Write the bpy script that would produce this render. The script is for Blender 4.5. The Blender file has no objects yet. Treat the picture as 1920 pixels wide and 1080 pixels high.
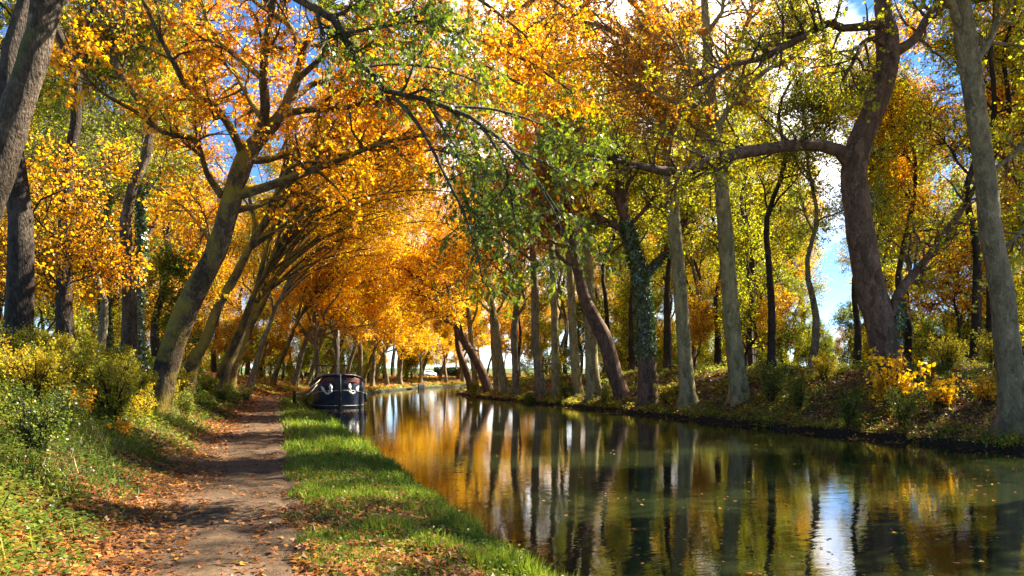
import bpy, math, numpy as np
from mathutils import Vector, Matrix

C = bpy.context.scene.collection
PI = math.pi

# ------------------------------------------------------------------ camera frame
F = 1500.0
TH = math.atan(440 / 1500.0)
CT, ST = math.cos(TH), math.sin(TH)
CAMZ = 2.3


def P(px, py, d):
    """a photo pixel at depth d (metres along the view axis) -> a world point"""
    r = (px - 960) / F * d
    return np.array([r * CT + d * ST, d * CT - r * ST, CAMZ + (700 - py) / F * d])


def PX(X, Y, Z):
    d = X * ST + Y * CT
    r = X * CT - Y * ST
    return 960 + F * r / d, 700 - F * (Z - CAMZ) / d, d


# ------------------------------------------------------------------ tagging
def tag(o, label=None, cat=None, group=None, kind=None):
    if label: o['label'] = label
    if cat: o['category'] = cat
    if group: o['group'] = group
    if kind: o['kind'] = kind
    return o


def empty(name, loc, label, cat, group=None, rz=0.0, sc=1.0):
    o = bpy.data.objects.new(name, None)
    C.objects.link(o)
    o.location = tuple(float(v) for v in loc)
    o.rotation_euler = (0, 0, rz)
    o.scale = (sc, sc, sc)
    o.empty_display_size = 0.3
    return tag(o, label, cat, group)


def link(name, me, parent=None):
    o = bpy.data.objects.new(name, me)
    C.objects.link(o)
    if parent is not None: o.parent = parent
    return o


def copy_thing(root, loc, rz=0.0, sc=1.0, label=None, skip=()):
    r = root.copy(); C.objects.link(r)
    r.location = tuple(float(v) for v in loc); r.rotation_euler = (0, 0, rz)
    r.scale = (sc, sc, sc)
    if label: r['label'] = label
    for ch in list(root.children):
        if ch.name.split('.')[0] in skip: continue
        c = ch.copy(); C.objects.link(c); c.parent = r
        for g in list(ch.children):
            d = g.copy(); C.objects.link(d); d.parent = c
    return r


# ------------------------------------------------------------------ mesh building
def mesh(name, V, faces, mat, lv=None, smooth=False):
    """V (n,3); faces: list of (m,k) index arrays; lv: per-vertex float attribute"""
    V = np.ascontiguousarray(V, dtype=np.float32)
    faces = [f for f in faces if len(f)]
    me = bpy.data.meshes.new(name)
    me.vertices.add(len(V)); me.vertices.foreach_set('co', V.ravel())
    loops = np.concatenate([f.ravel() for f in faces]).astype(np.int32)
    sizes = np.concatenate([np.full(len(f), f.shape[1], np.int32) for f in faces])
    starts = np.concatenate([[0], np.cumsum(sizes)[:-1]]).astype(np.int32)
    me.loops.add(len(loops)); me.loops.foreach_set('vertex_index', loops)
    me.polygons.add(len(sizes)); me.polygons.foreach_set('loop_start', starts)
    if smooth: me.polygons.foreach_set('use_smooth', np.ones(len(sizes), bool))
    me.update(calc_edges=True)
    if lv is not None:
        a = me.attributes.new('lv', 'FLOAT', 'POINT')
        a.data.foreach_set('value', np.ascontiguousarray(lv, dtype=np.float32))
    for m in (mat if isinstance(mat, (list, tuple)) else [mat]): me.materials.append(m)
    return me


class MB:
    """collects boxes, tubes, lofts into one mesh"""
    def __init__(s): s.V = []; s.F = []; s.n = 0

    def add(s, V, faces):
        V = np.asarray(V, float).reshape(-1, 3)
        s.V.append(V)
        for f in faces: s.F.append(np.asarray(f, int).reshape(-1, np.asarray(f).shape[-1]) + s.n)
        s.n += len(V)

    def box(s, c, size, rz=0.0, bev=0.0, M=None):
        x, y, z = [v / 2 for v in size]
        b = min(bev, x * .9, y * .9, z * .9)
        if b <= 0:
            V = np.array([[i, j, k] for i in (-x, x) for j in (-y, y) for k in (-z, z)], float)
            Fq = [[0, 1, 3, 2], [4, 6, 7, 5], [0, 4, 5, 1], [2, 3, 7, 6], [0, 2, 6, 4], [1, 5, 7, 3]]
            faces = [np.array(Fq)]
        else:
            ring = [(-x + b, -y), (x - b, -y), (x, -y + b), (x, y - b), (x - b, y), (-x + b, y), (-x, y - b), (-x, -y + b)]
            rin = [(px * (1 - b / x), py * (1 - b / y)) for px, py in ring]
            V = [(a, c_, -z) for a, c_ in rin] + [(a, c_, -z + b) for a, c_ in ring] + [(a, c_, z - b) for a, c_ in ring] + [(a, c_, z) for a, c_ in rin]
            V = np.array(V, float)
            q = []
            for l in range(3):
                for i in range(8):
                    j = (i + 1) % 8
                    q.append([l * 8 + i, l * 8 + j, l * 8 + 8 + j, l * 8 + 8 + i])
            faces = [np.array(q), np.array([[7, 6, 5, 4, 3, 2, 1, 0]]), np.array([list(range(24, 32))])]
        if M is not None: V = V @ np.asarray(M).T
        cz, sz = math.cos(rz), math.sin(rz)
        V = np.stack([V[:, 0] * cz - V[:, 1] * sz, V[:, 0] * sz + V[:, 1] * cz, V[:, 2]], 1) + np.asarray(c, float)
        s.add(V, faces)
        return s

    def tube(s, pts, r, sides=8, cap=True):
        pts = np.asarray(pts, float)
        rr = np.full(len(pts), r, float) if np.isscalar(r) else np.asarray(r, float)
        V, q = tubes(pts[None], rr[None], sides)
        fs = [q]
        if cap:
            K = len(pts)
            fs += [np.array([list(range(sides))[::-1]]), np.array([[(K - 1) * sides + i for i in range(sides)]])]
        s.add(V, fs)
        return s

    def loft(s, secs, close=True, cap=True):
        secs = np.asarray(secs, float); K, S, _ = secs.shape
        q = []
        for i in range(K - 1):
            for j in range(S if close else S - 1):
                k = (j + 1) % S
                q.append([i * S + j, i * S + k, (i + 1) * S + k, (i + 1) * S + j])
        fs = [np.array(q)]
        if cap: fs += [np.array([list(range(S))[::-1]]), np.array([[(K - 1) * S + j for j in range(S)]])]
        s.add(secs.reshape(-1, 3), fs)
        return s

    def lathe(s, prof, c=(0, 0, 0), sides=16):
        a = np.linspace(0, 2 * PI, sides, endpoint=False)
        secs = [[(r * math.cos(t) + c[0], r * math.sin(t) + c[1], z + c[2]) for t in a] for r, z in prof]
        return s.loft(secs)

    def poly(s, pts): s.add(pts, [np.array([list(range(len(pts)))])]); return s

    def prism(s, pts2, y0, y1, M=None, o=(0, 0, 0)):
        """closed outline in xz extruded along y"""
        n = len(pts2)
        V = np.array([(a, y0, b) for a, b in pts2] + [(a, y1, b) for a, b in pts2], float)
        if M is not None: V = V @ np.asarray(M).T
        V = V + np.asarray(o, float)
        q = [[i, (i + 1) % n, n + (i + 1) % n, n + i] for i in range(n)]
        s.add(V, [np.array(q), np.array([list(range(n))[::-1]]), np.array([list(range(n, 2 * n))])])
        return s

    def build(s, name, mat, parent=None, smooth=False):
        return link(name, mesh(name, np.concatenate(s.V), s.F, mat, smooth=smooth), parent)


def unit(v): return v / np.maximum(np.linalg.norm(v, axis=-1, keepdims=True), 1e-9)


def tubes(Pp, R, S, rough=0.0, seed=0):
    """(M,K,3) polylines with radii (M,K) -> verts, quads"""
    M, K, _ = Pp.shape
    T = unit(np.gradient(Pp, axis=1))
    m = unit(Pp[:, -1] - Pp[:, 0])
    ref = np.where(np.abs(m[:, 2:3]) > .8, np.array([[1., 0, 0]]), np.array([[0, 0, 1.]]))
    ref = np.repeat(ref[:, None, :], K, 1)
    n1 = unit(np.cross(T, ref)); n2 = np.cross(T, n1)
    ph = np.arange(S) * 2 * PI / S
    Rr = R[:, :, None] * np.ones(S)
    if rough:
        rg = np.random.default_rng(seed)
        k = np.arange(K)
        for h in (2, 3, 5):
            a = rg.uniform(0, 6.28); b = rg.uniform(.2, .6)
            Rr = Rr * (1 + rough / h * 1.5 * np.sin(h * ph[None, None, :] + a + b * k[None, :, None]))
        Rr = Rr * (1 + rough * .6 * rg.normal(size=(M, K, 1)) * .5 + rough * .35 * rg.normal(size=(M, K, S)))
    V = Pp[:, :, None, :] + Rr[..., None] * (np.cos(ph)[None, None, :, None] * n1[:, :, None, :] + np.sin(ph)[None, None, :, None] * n2[:, :, None, :])
    base = (np.arange(M) * K * S)[:, None, None]
    kk = (np.arange(K - 1) * S)[None, :, None]
    j = np.arange(S)[None, None, :]; j2 = (j + 1) % S
    q = np.stack([base + kk + j, base + kk + j2, base + kk + S + j2, base + kk + S + j], -1).reshape(-1, 4)
    return V.reshape(-1, 3), q


def resample(pts, rad, K):
    pts = np.asarray(pts, float); rad = np.asarray(rad, float)
    # Catmull-Rom densify
    n = len(pts)
    if n > 2:
        ext = np.concatenate([[2 * pts[0] - pts[1]], pts, [2 * pts[-1] - pts[-2]]])
        er = np.concatenate([[rad[0]], rad, [rad[-1]]])
        out, ro = [], []
        for i in range(n - 1):
            p0, p1, p2, p3 = ext[i:i + 4]
            for t in np.linspace(0, 1, 8, endpoint=False):
                out.append(.5 * (2 * p1 + (p2 - p0) * t + (2 * p0 - 5 * p1 + 4 * p2 - p3) * t * t + (3 * p1 - p0 - 3 * p2 + p3) * t ** 3))
                ro.append(er[i + 1] * (1 - t) + er[i + 2] * t)
        out.append(pts[-1]); ro.append(rad[-1])
        pts, rad = np.array(out), np.array(ro)
    s = np.concatenate([[0], np.cumsum(np.linalg.norm(np.diff(pts, axis=0), axis=1))])
    u = np.linspace(0, s[-1], K)
    return np.stack([np.interp(u, s, pts[:, i]) for i in range(3)], 1), np.interp(u, s, rad)


def grow(rg, Pp, R, n, K, u=(.3, 1.), ang=(35, 65), length=(1., 2.), wig=.2, bias=(0, 0, .1), rr=.55, rend=.006, rmax=9, taper=.45, w=None):
    """n children polylines off the parents (M,Kp,3)"""
    M, Kp, _ = Pp.shape
    L = np.linalg.norm(np.diff(Pp, axis=1), axis=2).sum(1)
    w = L if w is None else w
    idx = rg.choice(M, n, p=w / w.sum())
    uu = rg.uniform(u[0], u[1], n) * (Kp - 1)
    i0 = np.minimum(uu.astype(int), Kp - 2); f = (uu - i0)[:, None]
    p = Pp[idx, i0] * (1 - f) + Pp[idx, i0 + 1] * f
    r0 = R[idx, i0] * (1 - f[:, 0]) + R[idx, i0 + 1] * f[:, 0]
    t = unit(Pp[idx, i0 + 1] - Pp[idx, i0])
    rnd = rg.normal(size=(n, 3)); perp = unit(rnd - (rnd * t).sum(1, keepdims=True) * t)
    a = np.radians(rg.uniform(ang[0], ang[1], n))[:, None]
    bias = np.asarray(bias, float)
    d = unit(t * np.cos(a) + perp * np.sin(a) + bias * 1.5)
    ln = rg.uniform(length[0], length[1], n) * (1 - taper * (uu / (Kp - 1)))
    step = (ln / (K - 1))[:, None]
    out = np.zeros((n, K, 3)); out[:, 0] = p
    for k in range(1, K):
        d = unit(d + rg.normal(size=(n, 3)) * wig + bias * .6)
        out[:, k] = out[:, k - 1] + d * step
    r0 = np.minimum(r0 * rr, rmax)
    Ro = np.maximum(r0[:, None] * (1 - np.linspace(0, 1, K)[None]) ** .8, rend) + 0
    return out, Ro


# leaf outlines: (x across, y along, z curl)
LEAF = {
    'diamond': np.array([[0, 0, 0], [.42, .45, .06], [0, 1, -.08], [-.42, .45, .06]]),
    'ovate': np.array([[0, 0, 0], [.30, .25, .07], [.33, .55, .05], [0, 1, -.1], [-.33, .55, .05], [-.30, .25, .07]]),
    'palmate': np.array([[0, 0, 0], [.30, .05, .03], [.58, .42, .1], [.24, .48, .0], [.10, .62, 0], [0, 1.05, -.12], [-.12, .6, 0], [-.26, .46, .0], [-.56, .45, .1], [-.3, .04, .03]]),
    'oak': np.array([[0, 0, 0], [.10, .18, .03], [.36, .30, .07], [.15, .42, .02], [.40, .62, .06], [.13, .72, 0], [0, 1.08, -.12], [-.12, .70, 0], [-.38, .66, .06], [-.15, .44, .02], [-.34, .28, .07], [-.1, .2, .03]]),
    'blade': np.array([[-.5, 0, 0], [.5, 0, 0], [.38, .55, .01], [0, 1, .07], [-.38, .55, .01]]),
}


def leaves(pos, ax, nrm, size, kind, lvv, wide=1.0):
    """leaf cards: positions, long axis, normal, size per leaf -> V, F, lv"""
    t = LEAF[kind]; k = len(t); n = len(pos)
    ax = unit(ax); sd = unit(np.cross(ax, nrm)); nn = np.cross(sd, ax)
    s = np.asarray(size)[:, None, None]
    wd = (np.asarray(wide) * np.ones(n))[:, None, None]
    V = pos[:, None, :] + s * (t[None, :, 0:1] * wd * sd[:, None, :] + t[None, :, 1:2] * ax[:, None, :] + t[None, :, 2:3] * nn[:, None, :])
    Fi = np.arange(n * k).reshape(n, k)
    return V.reshape(-1, 3), Fi, np.repeat(lvv, k)


def twig_leaves(rg, T, n, size, kind, droop=.35, spread=.05, hue=None):
    M, K, _ = T.shape
    idx = rg.integers(0, M, n)
    uu = rg.uniform(.15, 1, n) * (K - 1); i0 = np.minimum(uu.astype(int), K - 2); f = (uu - i0)[:, None]
    p = T[idx, i0] * (1 - f) + T[idx, i0 + 1] * f
    t = unit(T[idx, i0 + 1] - T[idx, i0])
    a = unit(t * .6 + rg.normal(size=(n, 3)) * .6 + np.array([0, 0, -droop]))
    nr = unit(rg.normal(size=(n, 3)) * .75 + np.array([0, 0, .7]))
    th = rg.uniform(0, 1, M) if hue is None else hue
    lvv = np.clip(.42 * th[idx] + .58 * rg.uniform(0, 1, n), 0, 1)
    sz = size * rg.uniform(.45, 1.3, n)
    return leaves(p + a * spread, a, nr, sz, kind, lvv)


# ------------------------------------------------------------------ materials
def new_mat(name):
    m = bpy.data.materials.new(name); m.use_nodes = True
    nt = m.node_tree; nt.nodes.clear()
    out = nt.nodes.new('ShaderNodeOutputMaterial')
    return m, nt, out


def nd(nt, typ, **kw):
    n = nt.nodes.new(typ)
    for k, v in kw.items():
        if k.startswith('i_'):
            key = k[2:]
            n.inputs[int(key) if key.isdigit() else key.replace('_', ' ')].default_value = v
        else: setattr(n, k, v)
    return n


def ramp(nt, stops, fac):
    r = nt.nodes.new('ShaderNodeValToRGB')
    e = r.color_ramp.elements
    while len(e) < len(stops): e.new(.5)
    for x, (p, c) in zip(e, stops): x.position = p; x.color = (*c, 1)
    nt.links.new(fac, r.inputs[0])
    return r.outputs[0]


def mth(nt, op, a, b=None, clamp=False):
    n = nd(nt, 'ShaderNodeMath', operation=op, use_clamp=clamp)
    for i, v in enumerate((a, b)):
        if v is None: continue
        if isinstance(v, (int, float)): n.inputs[i].default_value = v
        else: nt.links.new(v, n.inputs[i])
    return n.outputs[0]


def mixc(nt, fac, a, b):
    n = nd(nt, 'ShaderNodeMix', data_type='RGBA')
    for i, v in ((0, fac), (6, a), (7, b)):
        if isinstance(v, (int, float)): n.inputs[i].default_value = v
        elif isinstance(v, tuple): n.inputs[i].default_value = (*v, 1)
        else: nt.links.new(v, n.inputs[i])
    return n.outputs[2]


def noise(nt, scale, detail=3, vec=None, rough=.55):
    n = nd(nt, 'ShaderNodeTexNoise', i_Scale=scale, i_Detail=detail, i_Roughness=rough)
    if vec is not None: nt.links.new(vec, n.inputs['Vector'])
    return n.outputs['Fac']


def leaf_mat(name, stops, trans=.62, gain=1.42, gloss=.02, objr=.25, rough=.35):
    m, nt, out = new_mat(name)
    at = nd(nt, 'ShaderNodeAttribute', attribute_name='lv')
    oi = nd(nt, 'ShaderNodeObjectInfo')
    geo = nd(nt, 'ShaderNodeNewGeometry')
    nz = noise(nt, .35, 2, geo.outputs['Position'])
    v = mth(nt, 'ADD', mth(nt, 'MULTIPLY', at.outputs['Fac'], .80 - objr * .4), mth(nt, 'MULTIPLY', oi.outputs['Random'], objr))
    v = mth(nt, 'ADD', v, mth(nt, 'MULTIPLY', mth(nt, 'SUBTRACT', nz, .32), .7 - objr * .6), True)
    col = ramp(nt, stops, v)
    hs = nd(nt, 'ShaderNodeHueSaturation', i_Saturation=1.04, i_Value=gain)
    nt.links.new(col, hs.inputs['Color'])
    di = nd(nt, 'ShaderNodeBsdfDiffuse'); tr = nd(nt, 'ShaderNodeBsdfTranslucent')
    nt.links.new(col, di.inputs[0]); nt.links.new(hs.outputs[0], tr.inputs[0])
    mx = nd(nt, 'ShaderNodeMixShader', i_0=trans)
    nt.links.new(di.outputs[0], mx.inputs[1]); nt.links.new(tr.outputs[0], mx.inputs[2])
    gl = nd(nt, 'ShaderNodeBsdfGlossy', i_Roughness=rough); gl.inputs[0].default_value = (1, 1, 1, 1)
    m2 = nd(nt, 'ShaderNodeMixShader', i_0=gloss)
    nt.links.new(mx.outputs[0], m2.inputs[1]); nt.links.new(gl.outputs[0], m2.inputs[2])
    nt.links.new(m2.outputs[0], out.inputs[0])
    return m


ORANGE = [(0, (.11, .038, .012)), (.2, (.36, .11, .012)), (.42, (.62, .23, .018)), (.68, (.78, .40, .025)), (.88, (.60, .42, .025)), (1, (.22, .28, .02))]
GOLD = [(0, (.22, .08, .012)), (.22, (.60, .26, .018)), (.5, (.84, .47, .025)), (.8, (.86, .58, .03)), (1, (.50, .44, .03))]
YELGRN = [(0, (.08, .125, .012)), (.25, (.20, .255, .016)), (.5, (.38, .39, .02)), (.78, (.62, .48, .025)), (1, (.66, .30, .02))]
GREENY = [(0, (.04, .075, .008)), (.3, (.11, .165, .012)), (.6, (.25, .29, .018)), (.85, (.42, .42, .025)), (1, (.60, .42, .03))]
YELLOW = [(0, (.18, .18, .015)), (.25, (.44, .33, .02)), (.55, (.76, .46, .025)), (.82, (.76, .34, .025)), (1, (.50, .16, .02))]
RUST = [(0, (.18, .05, .01)), (.25, (.44, .13, .012)), (.5, (.68, .27, .018)), (.75, (.76, .44, .025)), (1, (.40, .38, .03))]
OAK = [(0, (.03, .055, .008)), (.3, (.08, .12, .011)), (.6, (.18, .23, .016)), (.88, (.40, .39, .025)), (1, (.55, .35, .03))]
M = {}
M['orange'] = leaf_mat('leaf_orange', ORANGE)
M['gold'] = leaf_mat('leaf_gold', GOLD)
M['yelgrn'] = leaf_mat('leaf_yellow_green', YELGRN)
M['greeny'] = leaf_mat('leaf_green', GREENY)
M['yellow'] = leaf_mat('leaf_yellow', YELLOW)
M['rust'] = leaf_mat('leaf_rust', RUST)
M['oak'] = leaf_mat('leaf_oak', OAK, trans=.5, gloss=.025, rough=.4, gain=1.45)
M['ivy'] = leaf_mat('leaf_ivy', [(0, (.012, .035, .008)), (.5, (.035, .085, .014)), (1, (.10, .17, .025))], trans=.3, gloss=.09, rough=.3)
M['grass'] = leaf_mat('grass_blade', [(0, (.04, .07, .010)), (.35, (.10, .17, .014)), (.7, (.22, .29, .022)), (.9, (.36, .36, .05)), (1, (.42, .34, .12))], trans=.45, gloss=.025, objr=0)
M['weed'] = leaf_mat('weed_leaf', [(0, (.04, .065, .012)), (.35, (.10, .145, .018)), (.65, (.24, .27, .03)), (.86, (.46, .38, .03)), (1, (.36, .17, .03))], trans=.45, gloss=.02, objr=0, rough=.4)
M['litter'] = leaf_mat('fallen_leaf', [(0, (.07, .032, .014)), (.35, (.17, .07, .024)), (.6, (.32, .12, .03)), (.8, (.50, .20, .03)), (.92, (.50, .34, .06)), (1, (.48, .36, .22))], trans=.22, gloss=.05, objr=0, rough=.4)


def bark_mat(name, dark, mid, pale, patch=.5, moss=None, moss_amt=.0, bump=.5, fleck=None, ridge=True):
    m, nt, out = new_mat(name)
    tc = nd(nt, 'ShaderNodeTexCoord')
    mp = nd(nt, 'ShaderNodeMapping'); mp.inputs['Scale'].default_value = (1, 1, .35)
    nt.links.new(tc.outputs['Object'], mp.inputs[0])
    v = mp.outputs[0]
    n1 = noise(nt, 3.6, 7, v, .7); n2 = noise(nt, 26, 6, v, .7); n3 = noise(nt, 1.1, 3, tc.outputs['Object'])
    col = ramp(nt, [(.36, dark), (.5, mid), (.64, pale)], mth(nt, 'ADD', mth(nt, 'MULTIPLY', n1, patch), mth(nt, 'MULTIPLY', n2, 1 - patch)))
    wn = nd(nt, 'ShaderNodeVectorMath', operation='ADD'); ns = nd(nt, 'ShaderNodeTexNoise', i_Scale=3.0, i_Detail=4.0); nt.links.new(tc.outputs['Object'], ns.inputs['Vector'])
    sc_ = nd(nt, 'ShaderNodeVectorMath', operation='SCALE'); sc_.inputs['Scale'].default_value = .55; nt.links.new(ns.outputs['Color'], sc_.inputs[0])
    nt.links.new(v, wn.inputs[0]); nt.links.new(sc_.outputs[0], wn.inputs[1])
    vr = nd(nt, 'ShaderNodeTexVoronoi', i_Scale=5.5); nt.links.new(wn.outputs[0], vr.inputs['Vector'])
    sv = nd(nt, 'ShaderNodeSeparateColor'); nt.links.new(vr.outputs['Color'], sv.inputs[0])
    pv = nd(nt, 'ShaderNodeMapRange', i_To_Min=.62, i_To_Max=1.38); nt.links.new(sv.outputs[0], pv.inputs[0])
    hv = nd(nt, 'ShaderNodeHueSaturation'); nt.links.new(pv.outputs[0], hv.inputs['Value']); nt.links.new(col, hv.inputs['Color'])
    col = hv.outputs[0]
    if fleck:
        vo = nd(nt, 'ShaderNodeTexNoise', i_Scale=4.5, i_Detail=6.0, i_Roughness=.7, i_Distortion=.6); nt.links.new(v, vo.inputs['Vector'])
        fm = ramp(nt, [(.62, (0, 0, 0)), (.70, (.75, .75, .75))], mth(nt, 'ADD', mth(nt, 'MULTIPLY', vo.outputs['Fac'], .8), mth(nt, 'MULTIPLY', n3, .25)))
        col = mixc(nt, fm, col, fleck)
        dm = ramp(nt, [(.34, (.8, .8, .8)), (.42, (0, 0, 0))], mth(nt, 'ADD', mth(nt, 'MULTIPLY', noise(nt, 2.6, 6, v, .7), .8), mth(nt, 'MULTIPLY', n3, .2)))
        col = mixc(nt, dm, col, dark)
    if moss:
        geo = nd(nt, 'ShaderNodeNewGeometry')
        sx = nd(nt, 'ShaderNodeSeparateXYZ'); nt.links.new(geo.outputs['Normal'], sx.inputs[0])
        g = mth(nt, 'ADD', mth(nt, 'MULTIPLY', sx.outputs[2], .30), mth(nt, 'ADD', n3, moss_amt))
        g = mth(nt, 'ADD', g, mth(nt, 'MULTIPLY', n2, .35))
        mm = ramp(nt, [(.70, (0, 0, 0)), (.86, (1, 1, 1))], g)
        col = mixc(nt, mm, col, moss)
    # ridges of bark
    wv = nd(nt, 'ShaderNodeTexNoise', i_Scale=30.0, i_Detail=6.0); nt.links.new(v, wv.inputs['Vector'])
    bp = nd(nt, 'ShaderNodeBump', i_Strength=min(1, bump * 1.5), i_Distance=.09)
    nt.links.new(mth(nt, 'ADD', wv.outputs['Fac'], mth(nt, 'MULTIPLY', n1, 1.2)), bp.inputs['Height'])
    b = nd(nt, 'ShaderNodeBsdfPrincipled', i_Roughness=.85); b.inputs['Specular IOR Level'].default_value = .25
    nt.links.new(col, b.inputs['Base Color']); nt.links.new(bp.outputs[0], b.inputs['Normal'])
    nt.links.new(b.outputs[0], out.inputs[0])
    return m


B = {}
B['mossy'] = bark_mat('bark_mossy_plane', (.028, .018, .011), (.085, .055, .028), (.22, .155, .075), moss=(.23, .16, .02), moss_amt=.09)
B['plane'] = bark_mat('bark_plane', (.07, .055, .035), (.18, .145, .085), (.34, .29, .19), moss=(.17, .14, .02), moss_amt=-.12)
B['pale'] = bark_mat('bark_pale_plane', (.11, .088, .04), (.24, .195, .085), (.36, .295, .145), fleck=(.42, .39, .28), bump=.25)
B['grey'] = bark_mat('bark_grey_plane', (.09, .066, .033), (.185, .14, .07), (.29, .225, .12), fleck=(.36, .32, .24), bump=.3)
B['purple'] = bark_mat('bark_purple_brown', (.055, .031, .019), (.14, .082, .052), (.24, .15, .098), bump=.5)
B['dark'] = bark_mat('bark_dark', (.015, .011, .008), (.045, .032, .022), (.10, .075, .05), bump=.9)
B['ridged'] = bark_mat('bark_ridged_grey', (.026, .018, .011), (.09, .063, .04), (.23, .17, .11), bump=1.0, moss=(.08, .09, .02), moss_amt=-.05)


def simple(name, col, rough=.6, metal=0., nscale=0., namt=.3, bump=0., spec=.5):
    m, nt, out = new_mat(name)
    b = nd(nt, 'ShaderNodeBsdfPrincipled', i_Roughness=rough, i_Metallic=metal)
    b.inputs['Specular IOR Level'].default_value = spec
    if nscale:
        tc = nd(nt, 'ShaderNodeTexCoord')
        n = noise(nt, nscale, 5, tc.outputs['Object'])
        dk = tuple(c * (1 - namt) for c in col); lt = tuple(min(1, c * (1 + namt)) for c in col)
        c = ramp(nt, [(.3, dk), (.7, lt)], n)
        nt.links.new(c, b.inputs['Base Color'])
        if bump:
            bp = nd(nt, 'ShaderNodeBump', i_Strength=bump, i_Distance=.02); nt.links.new(n, bp.inputs['Height']); nt.links.new(bp.outputs[0], b.inputs['Normal'])
    else:
        b.inputs['Base Color'].default_value = (*col, 1)
    nt.links.new(b.outputs[0], out.inputs[0])
    return m


# ------------------------------------------------------------------ terrain
LB = np.array([(3.3, -40), (2.9, 3), (2.72, 6), (2.6, 9), (2.52, 13), (2.5, 20), (2.25, 32), (1.75, 43), (1.7, 58), (3.6, 70), (10.7, 94), (21, 122), (40, 150), (75, 178), (140, 205), (400, 260)], float)
LR = np.array([(2.45, -40), (2.45, 58), (4.1, 70), (10.7, 94), (21, 122), (40, 150), (75, 178), (140, 205), (400, 260)], float)
RB = np.array([(21.3, -40), (20.7, 14), (20.1, 24), (19.6, 36), (19.2, 48), (18.9, 60), (18.4, 78), (18.9, 86), (21.5, 95), (30, 111), (55, 134), (90, 150), (140, 166), (400, 220)], float)


def sdist(pl, X, Y):
    """signed distance to a polyline; positive on its left"""
    best = np.full(X.shape, 1e9); sgn = np.zeros(X.shape)
    for (ax, ay), (bx, by) in zip(pl[:-1], pl[1:]):
        dx, dy = bx - ax, by - ay; L2 = dx * dx + dy * dy
        t = np.clip(((X - ax) * dx + (Y - ay) * dy) / L2, 0, 1)
        ex, ey = X - ax - t * dx, Y - ay - t * dy
        d = np.hypot(ex, ey)
        s = np.sign(dx * (Y - ay) - dy * (X - ax))
        m = d < best - 1e-9
        best = np.where(m, d, best); sgn = np.where(m, s, sgn)
    return best * sgn


def wob(X, Y, s, ph=0.):
    return (np.sin(X * s * 1.7 + Y * s * .6 + ph) + np.sin(-X * s * .8 + Y * s * 1.5 + ph * 2.3) + np.sin(X * s * 2.9 + Y * s * 2.3 + 1.3 * ph)) / 3


LP_T = [0, 2.3, 4.1, 4.6, 5.5, 6.5, 8, 10, 14, 60, 900]; LP_Z = [.5, .52, .52, .66, 1.05, 1.6, 2.3, 2.75, 3.0, 3.0, 3.0]
LE_T = [-3, -.4, 0, .10, .35, 1., 2.2, 900]; LE_Z = [-1.4, -.5, 0, .22, .36, .47, 90, 90]
RP_T = [-3, -.3, 0, .12, .5, 1.2, 2., 3., 4., 5.5, 7., 9., 20, 80, 900]; RP_Z = [-1.4, -.5, 0, .17, .32, .55, .9, 1.4, 1.9, 2.35, 2.5, 2.4, 2.2, 2.1, 2.1]


def tinfo(X, Y):
    X = np.asarray(X, float); Y = np.asarray(Y, float)
    return sdist(LB, X, Y), sdist(LR, X, Y), -sdist(RB, X, Y)


def ground(X, Y, info=None):
    X = np.asarray(X, float); Y = np.asarray(Y, float)
    dl, dr_, rr = info if info is not None else tinfo(X, Y)
    jl = (.16 * wob(X, Y, 1.9, .4) + .08 * wob(X, Y, 4.3, 1.)) * (np.abs(dl) < 3)
    kl = np.interp(Y, [60, 105], [1, .22])
    zref = np.interp(np.maximum(dr_, 0), LP_T, LP_Z)
    zref = np.where(dr_ > 4, .52 + (zref - .52) * kl, zref)
    zl = np.minimum(np.interp(dl + jl, LE_T, LE_Z), zref)
    jr = .16 * wob(X, Y, 1.5, 2.4) * (np.abs(rr) < 3)
    kr = np.interp(Y, [52, 82], [1, .45])
    zr = np.interp(rr + jr, RP_T, RP_Z)
    zr = np.where(zr > .66, .66 + (zr - .66) * kr, zr)
    nz = .05 * wob(X, Y, 2.6) + .12 * wob(X, Y, .7, 1.) * (np.minimum(np.abs(dr_), 12) / 12)
    land_l = dl > 0
    left_like = dl > -.5 * (dl + 0 * rr) if False else (dl > rr)
    z = np.where(left_like, zl, zr)
    onpath = np.exp(-((dr_ - 3.05) / 1.0) ** 4) * left_like
    amp = np.where(z > .15, 1, 0) * np.clip((z - .2) * 3, 0, 1)
    z = z + nz * amp * (1 - .85 * onpath)
    far = np.hypot(X, Y)
    z = z + np.clip((far - 130) / 300, 0, 1) * 5.0 * (z > .3) * np.where(left_like, .8, .45)
    return z


def gz(x, y): return float(ground(np.array([x]), np.array([y]))[0])


def axis(parts):
    return np.concatenate([np.arange(a, b, s) for a, b, s in parts])


xs = axis([(-620, -60, 35), (-60, -14, 2), (-14, -2, .35), (-2, 1.6, .25), (1.6, 4.4, .09), (4.4, 16, 1.2), (16, 18, .4), (18, 24, .12), (24, 34, .5), (34, 80, 2.5), (80, 641, 35)])
ys = axis([(-40, 0, 4), (0, 30, .3), (30, 70, .6), (70, 130, 1.5), (130, 260, 6), (260, 900, 40)])
GX, GY = np.meshgrid(xs, ys, indexing='ij')
info = tinfo(GX.ravel(), GY.ravel())
GZ = ground(GX.ravel(), GY.ravel(), info)
dl, dr_, rr = info
pathmask = (dr_ > 2.25) & (dr_ < 4.1) & (dl > rr) & (GY.ravel() < 100)
GZs = np.where(pathmask, GZ - .05, GZ)
nx, ny = len(xs), len(ys)
ii = np.arange(nx * ny).reshape(nx, ny)
q = np.stack([ii[:-1, :-1], ii[1:, :-1], ii[1:, 1:], ii[:-1, 1:]], -1).reshape(-1, 4)


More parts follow.
